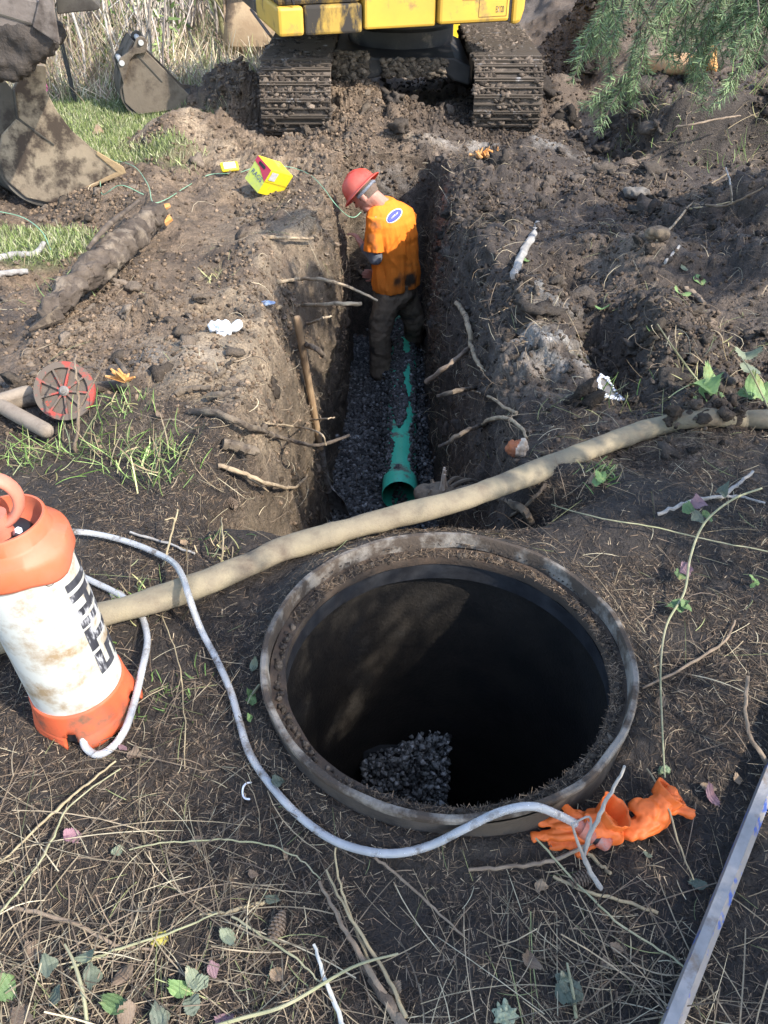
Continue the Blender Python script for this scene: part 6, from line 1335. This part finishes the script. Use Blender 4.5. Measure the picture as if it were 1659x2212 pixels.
# the rest of the crown, above and outside the picture
def crown(parent, cx, cy, z0, z1, r0, r1, n, name='crown', gap=.0, low=True):
    sg = []
    for _ in range(n):
        z = z0 + (z1 - z0) * random.random() ** .9; f_ = (z - z0) / (z1 - z0); r_ = (r0 + (r1 - r0) * f_) * math.sqrt(random.random()); a = random.random() * 6.283
        p_ = Vector((cx + r_ * math.cos(a), cy + r_ * math.sin(a), z - .25 * r_)); 
        if inview(np.array([p_.x]), np.array([p_.y]), np.array([p_.z]), 1.25)[0] and p_.y > .2: continue
        if float(vn(p_.x * 1.6, p_.y * 1.6, p_.z * 1.6, 99)) < gap: continue
        d = Vector((math.cos(a), math.sin(a), random.gauss(-.35, .3))).normalized()
        for k in range(3):
            dd_ = (d + Vector((random.gauss(0, .4), random.gauss(0, .4), random.gauss(0, .25)))).normalized(); sg.append((p_, p_ + dd_ * random.uniform(.2, .45)))
    o = sprays(name, parent, sg, m_needle, nl=.075, dens=85, wd=.010); return o
crown(fir, 5.0, 2.5, 1.4, 4.4, 1.5, .3, 360, gap=-.05)
fir2 = empty('fir_tree', (2.1, .05, 0), 'young fir standing just out of the picture at the right, shading the riser', 'tree')
MB().tube([(2.1, .05, -.1), (2.1, .05, 1.2), (2.1, .05, 2.7)], [.05, .04, .012], 12).build('trunk', m_trunk, fir2)
crown(fir2, 2.1, .05, .75, 2.6, .85, .35, 420, gap=-.05)

fir3 = empty('fir_tree', (2.75, .95, 0), 'second young fir added just out of the picture at the right to shade the hose', 'tree')  # unseen tree, added for the shade it throws on the right foreground
MB().tube([(2.75, .95, -.1), (2.75, .95, 1.2), (2.75, .95, 2.7)], [.05, .04, .012], 12).build('trunk', m_trunk, fir3)
crown(fir3, 2.75, .95, .8, 2.6, .8, .35, 330, gap=.0)

# ------------------------------------------------------------------ bare brush behind the lawn
m_sap = mat('bare_stem', (1, 1, 1), attr=True, sc=14, rough=.85, spec=.2)
def stems(n, x0, x1, y0, y1, h0, h1, r0, r1, cols, lean=.12, z_=None):
    Vs, Fs, Cs = [], [], []; o_ = 0
    for _ in range(n):
        x, y = random.uniform(x0, x1), random.uniform(y0, y1); 
        if x > -2.35 and y < 11.7: continue
        h = random.uniform(h0, h1); r = random.uniform(r0, r1); p_ = Vector((x, y, float(H(x, y)) - .05)); d = Vector((random.gauss(0, lean), random.gauss(0, lean), 1)); P_ = [p_]
        for i in range(7): d = d + Vector((random.gauss(0, .09), random.gauss(0, .09), 0)); P_.append(P_[-1] + d.normalized() * h / 7)
        mb = MB().tube(P_, [r, r * .75, r * .3], 5, caps=False)
        for k in range(random.randint(1, 4)):
            q_ = P_[random.randint(2, 6)]; dd_ = Vector((random.gauss(0, .6), random.gauss(0, .6), .8)).normalized() * random.uniform(.2, .7); mb.tube([q_, q_ + dd_ * .5 + Vector((0, 0, .03)), q_ + dd_], [r * .4, r * .15], 4, caps=False)
        c_ = np.array(random.choice(cols)) * random.uniform(.7, 1.25); Vs.append(np.array(mb.V)); Fs.append(np.array(mb.F) + o_); Cs.append(np.tile(c_, (len(mb.V), 1))); o_ += len(mb.V)
    return np.concatenate(Vs), np.concatenate(Fs), np.concatenate(Cs)
BC_ = [(.52, .48, .43), (.40, .35, .30), (.56, .48, .37), (.32, .26, .20), (.52, .44, .39)]
V, F, C_ = stems(1050, -6.2, -.55, 9.7, 13.5, 1.2, 3.2, .005, .018, BC_, .26); tag(mk('thicket', V, F, m_sap, col=C_, base=False), 'dense thicket of bare pale stems behind the lawn', kind='stuff')
V, F, C_ = stems(500, -6.2, -.6, 9.2, 10.4, .25, .8, .003, .007, [(.50, .42, .28), (.42, .30, .22), (.36, .26, .20), (.38, .36, .16)], .55); tag(mk('dead_brush', V, F, m_sap, col=C_, base=False), 'dry bramble canes and dead weeds at the edge of the lawn', kind='stuff')
n = 16000
p, nn = scatter(n, lambda x, y, z, nn: (y > 8.9) * (y < 13) * (x < -.5) * (x > -7) * 1.0)
upv = np.stack([RNG.normal(size=n) * .7, RNG.normal(size=n) * .7, np.ones(n)], 1)
ribbons('dry_grass', p, nn, .06 + .26 * RNG.random(n), .004 + .006 * RNG.random(n), pick([(.52, .44, .29), (.44, .34, .24), (.34, .24, .19), (.28, .34, .12), (.60, .55, .42)], n, [.32, .24, .16, .14, .14]), m_grass, lift=0, up=upv, bend=.35, seg=3, label='dry tan grass and leaf litter under the thicket')
def tallstem(label, px, py, hpx, r_, m_, top_dx=0, name='sapling', cat='sapling', group=None, Yd=None):
    b_ = PS(px, py); t_ = PY(px + top_dx, py - hpx, b_.y); mid = b_.lerp(t_, .5) + Vector((random.gauss(0, .03), 0, 0)); mb = MB().tube(cr([b_, mid, t_, t_ + (t_ - mid) * .8], 6), [r_, r_ * .85, r_ * .6], 10, wob=.04)
    for k in range(3):
        q_ = mid.lerp(t_, random.random()); v = Vector((random.choice((-1, 1)) * .3, random.gauss(0, .1), .4)) * random.uniform(.6, 1.2); mb.tube([q_, q_ + v], [r_ * .35, r_ * .12], 5)
    return tag(mb.build(name, m_), label, cat, group)
m_birch = mat('pale_bark', (.55, .50, .45), (.36, .30, .26), sc=6, rough=.8, bump=.4, bsc=30, stretch=(1, 1, 4)); m_mossy = mat('mossy_bark', (.24, .23, .10), (.18, .16, .09), sc=6, rough=.9, bump=.5, bsc=40); m_greyb = mat('grey_bark', (.30, .28, .26), (.22, .20, .18), sc=7, rough=.85, bump=.4, bsc=40)
tallstem('pale white barked stump-like trunk between the hanging bucket and the brush', 181, 112, 82, .055, m_birch, -12, 'tree', 'tree')
tallstem('forked reddish sapling right of the pale trunk', 190, 150, 90, .018, m_twig, 24); tallstem('thin straight sapling left of the pale trunk', 141, 125, 70, .014, m_straw, -4)
tallstem('mossy green trunk behind the standing bucket, left of the tan bucket', 487, 95, 100, .045, m_mossy, -12, 'tree', 'tree'); tallstem('second mossy trunk leaning right by the tan bucket', 505, 110, 110, .03, m_mossy, -20, 'tree', 'tree')
tallstem('straight grey trunk rising behind the standing bucket\'s pin', 352, 112, 120, .030, m_greyb, 6, 'tree', 'tree'); tallstem('grey sapling leaning left behind the standing bucket', 268, 100, 110, .022, m_greyb, -14); tallstem('grey sapling right of the standing bucket', 420, 120, 120, .02, m_greyb, -10)
# dark evergreen mass far behind
m_ever = mat('evergreen_leaf', (1, 1, 1), attr=True, sc=5, rough=.7)
n = 15000; ex = -10 + 12 * RNG.random(n); ez = -.3 + 5.5 * RNG.random(n); ey = 15.5 + 2.5 * RNG.random(n); kk = (fbm(ex, ez, ey, f=.8, o=3, s=120) > -.22)
pos = np.stack([ex, ey, ez], 1)[kk]; n = len(pos)
ribbons('evergreen_wood', pos, np.tile((0., -1., .3), (n, 1)), .18 + .2 * RNG.random(n), .05 + .05 * RNG.random(n), pick([(.035, .05, .028), (.055, .07, .038), (.09, .10, .05), (.09, .08, .06)], n), m_ever, lift=0, up=RNG.normal(size=(n, 3)), seg=2, bend=.1, label='dark evergreen wood behind the bare thicket')
n = 700; ex = -4.2 + 1.9 * RNG.random(n); ez = -.35 + .9 * RNG.random(n) ** 1.5; ey = 10.3 + 1.0 * RNG.random(n); pos = np.stack([ex, ey, ez], 1)
ribbons('undergrowth', pos, np.tile((0., -1., .3), (n, 1)), .07 + .09 * RNG.random(n), .02 + .02 * RNG.random(n), pick([(.16, .24, .07), (.24, .32, .11), (.10, .15, .05), (.40, .42, .25)], n), m_ever, lift=0, up=RNG.normal(size=(n, 3)), seg=2, bend=.2, label='green ferny undergrowth below the pale trunk')
n = 9000; ex = 2.5 + 12 * RNG.random(n); ez = .3 + 5 * RNG.random(n); ey = 17 + 2.5 * RNG.random(n); pos = np.stack([ex, ey, ez], 1)
ribbons('far_hedge', pos, np.tile((0., -1., .3), (n, 1)), .2 + .2 * RNG.random(n), .06 + .05 * RNG.random(n), pick([(.12, .17, .07), (.18, .22, .10), (.24, .22, .15)], n), m_ever, lift=0, up=RNG.normal(size=(n, 3)), seg=2, bend=.1, label='green growth beyond the dirt slope at the right')
# post with flagging
ps = PS(163, 220); pt_ = PY(133, 92, ps.y); post = MB().tube([ps - Vector((0, 0, .1)), ps, pt_, pt_ + (pt_ - ps) * .55], .020, 6).build('metal_post', mat('dark_post', (.03, .032, .03), (.06, .055, .05), sc=20, rough=.7)); tag(post, 'thin dark metal post leaning at the lawn edge right of the hanging bucket', 'post')
r0_ = PS(98, 216); rt = empty('marker_stake', r0_, 'short stake with bright pink ribbon standing behind the large bucket', 'stake'); rtop = PY(93, 176, r0_.y)
MB().tube([r0_ - Vector((0, 0, .1)), rtop + Vector((0, 0, .02))], .014, 6).build('stake', m_blk, rt); rb_ = MB(); V = []
for i in range(7):
    t = i / 6; c_ = rtop.lerp(r0_, t * .9) + Vector((.02 * math.sin(t * 5) + .012 * t, -.03, 0)); V += [c_ - Vector((.026, 0, 0)), c_ + Vector((.022, .015, 0))]
rb_.add(V, [(2 * i, 2 * i + 1, 2 * i + 3, 2 * i + 2) for i in range(6)]); rb_.build('ribbon', mat('pink_ribbon', (.80, .06, .22), (.85, .3, .45), sc=14, rough=.5), rt)
tag(MB().tube([PY(542, 20, 10.4), PY(580, 72, 10.2), PS(612, 108)], .016, 6).build('metal_rod', m_blk), 'thin dark rod slanting in front of the tan bucket', 'rod')
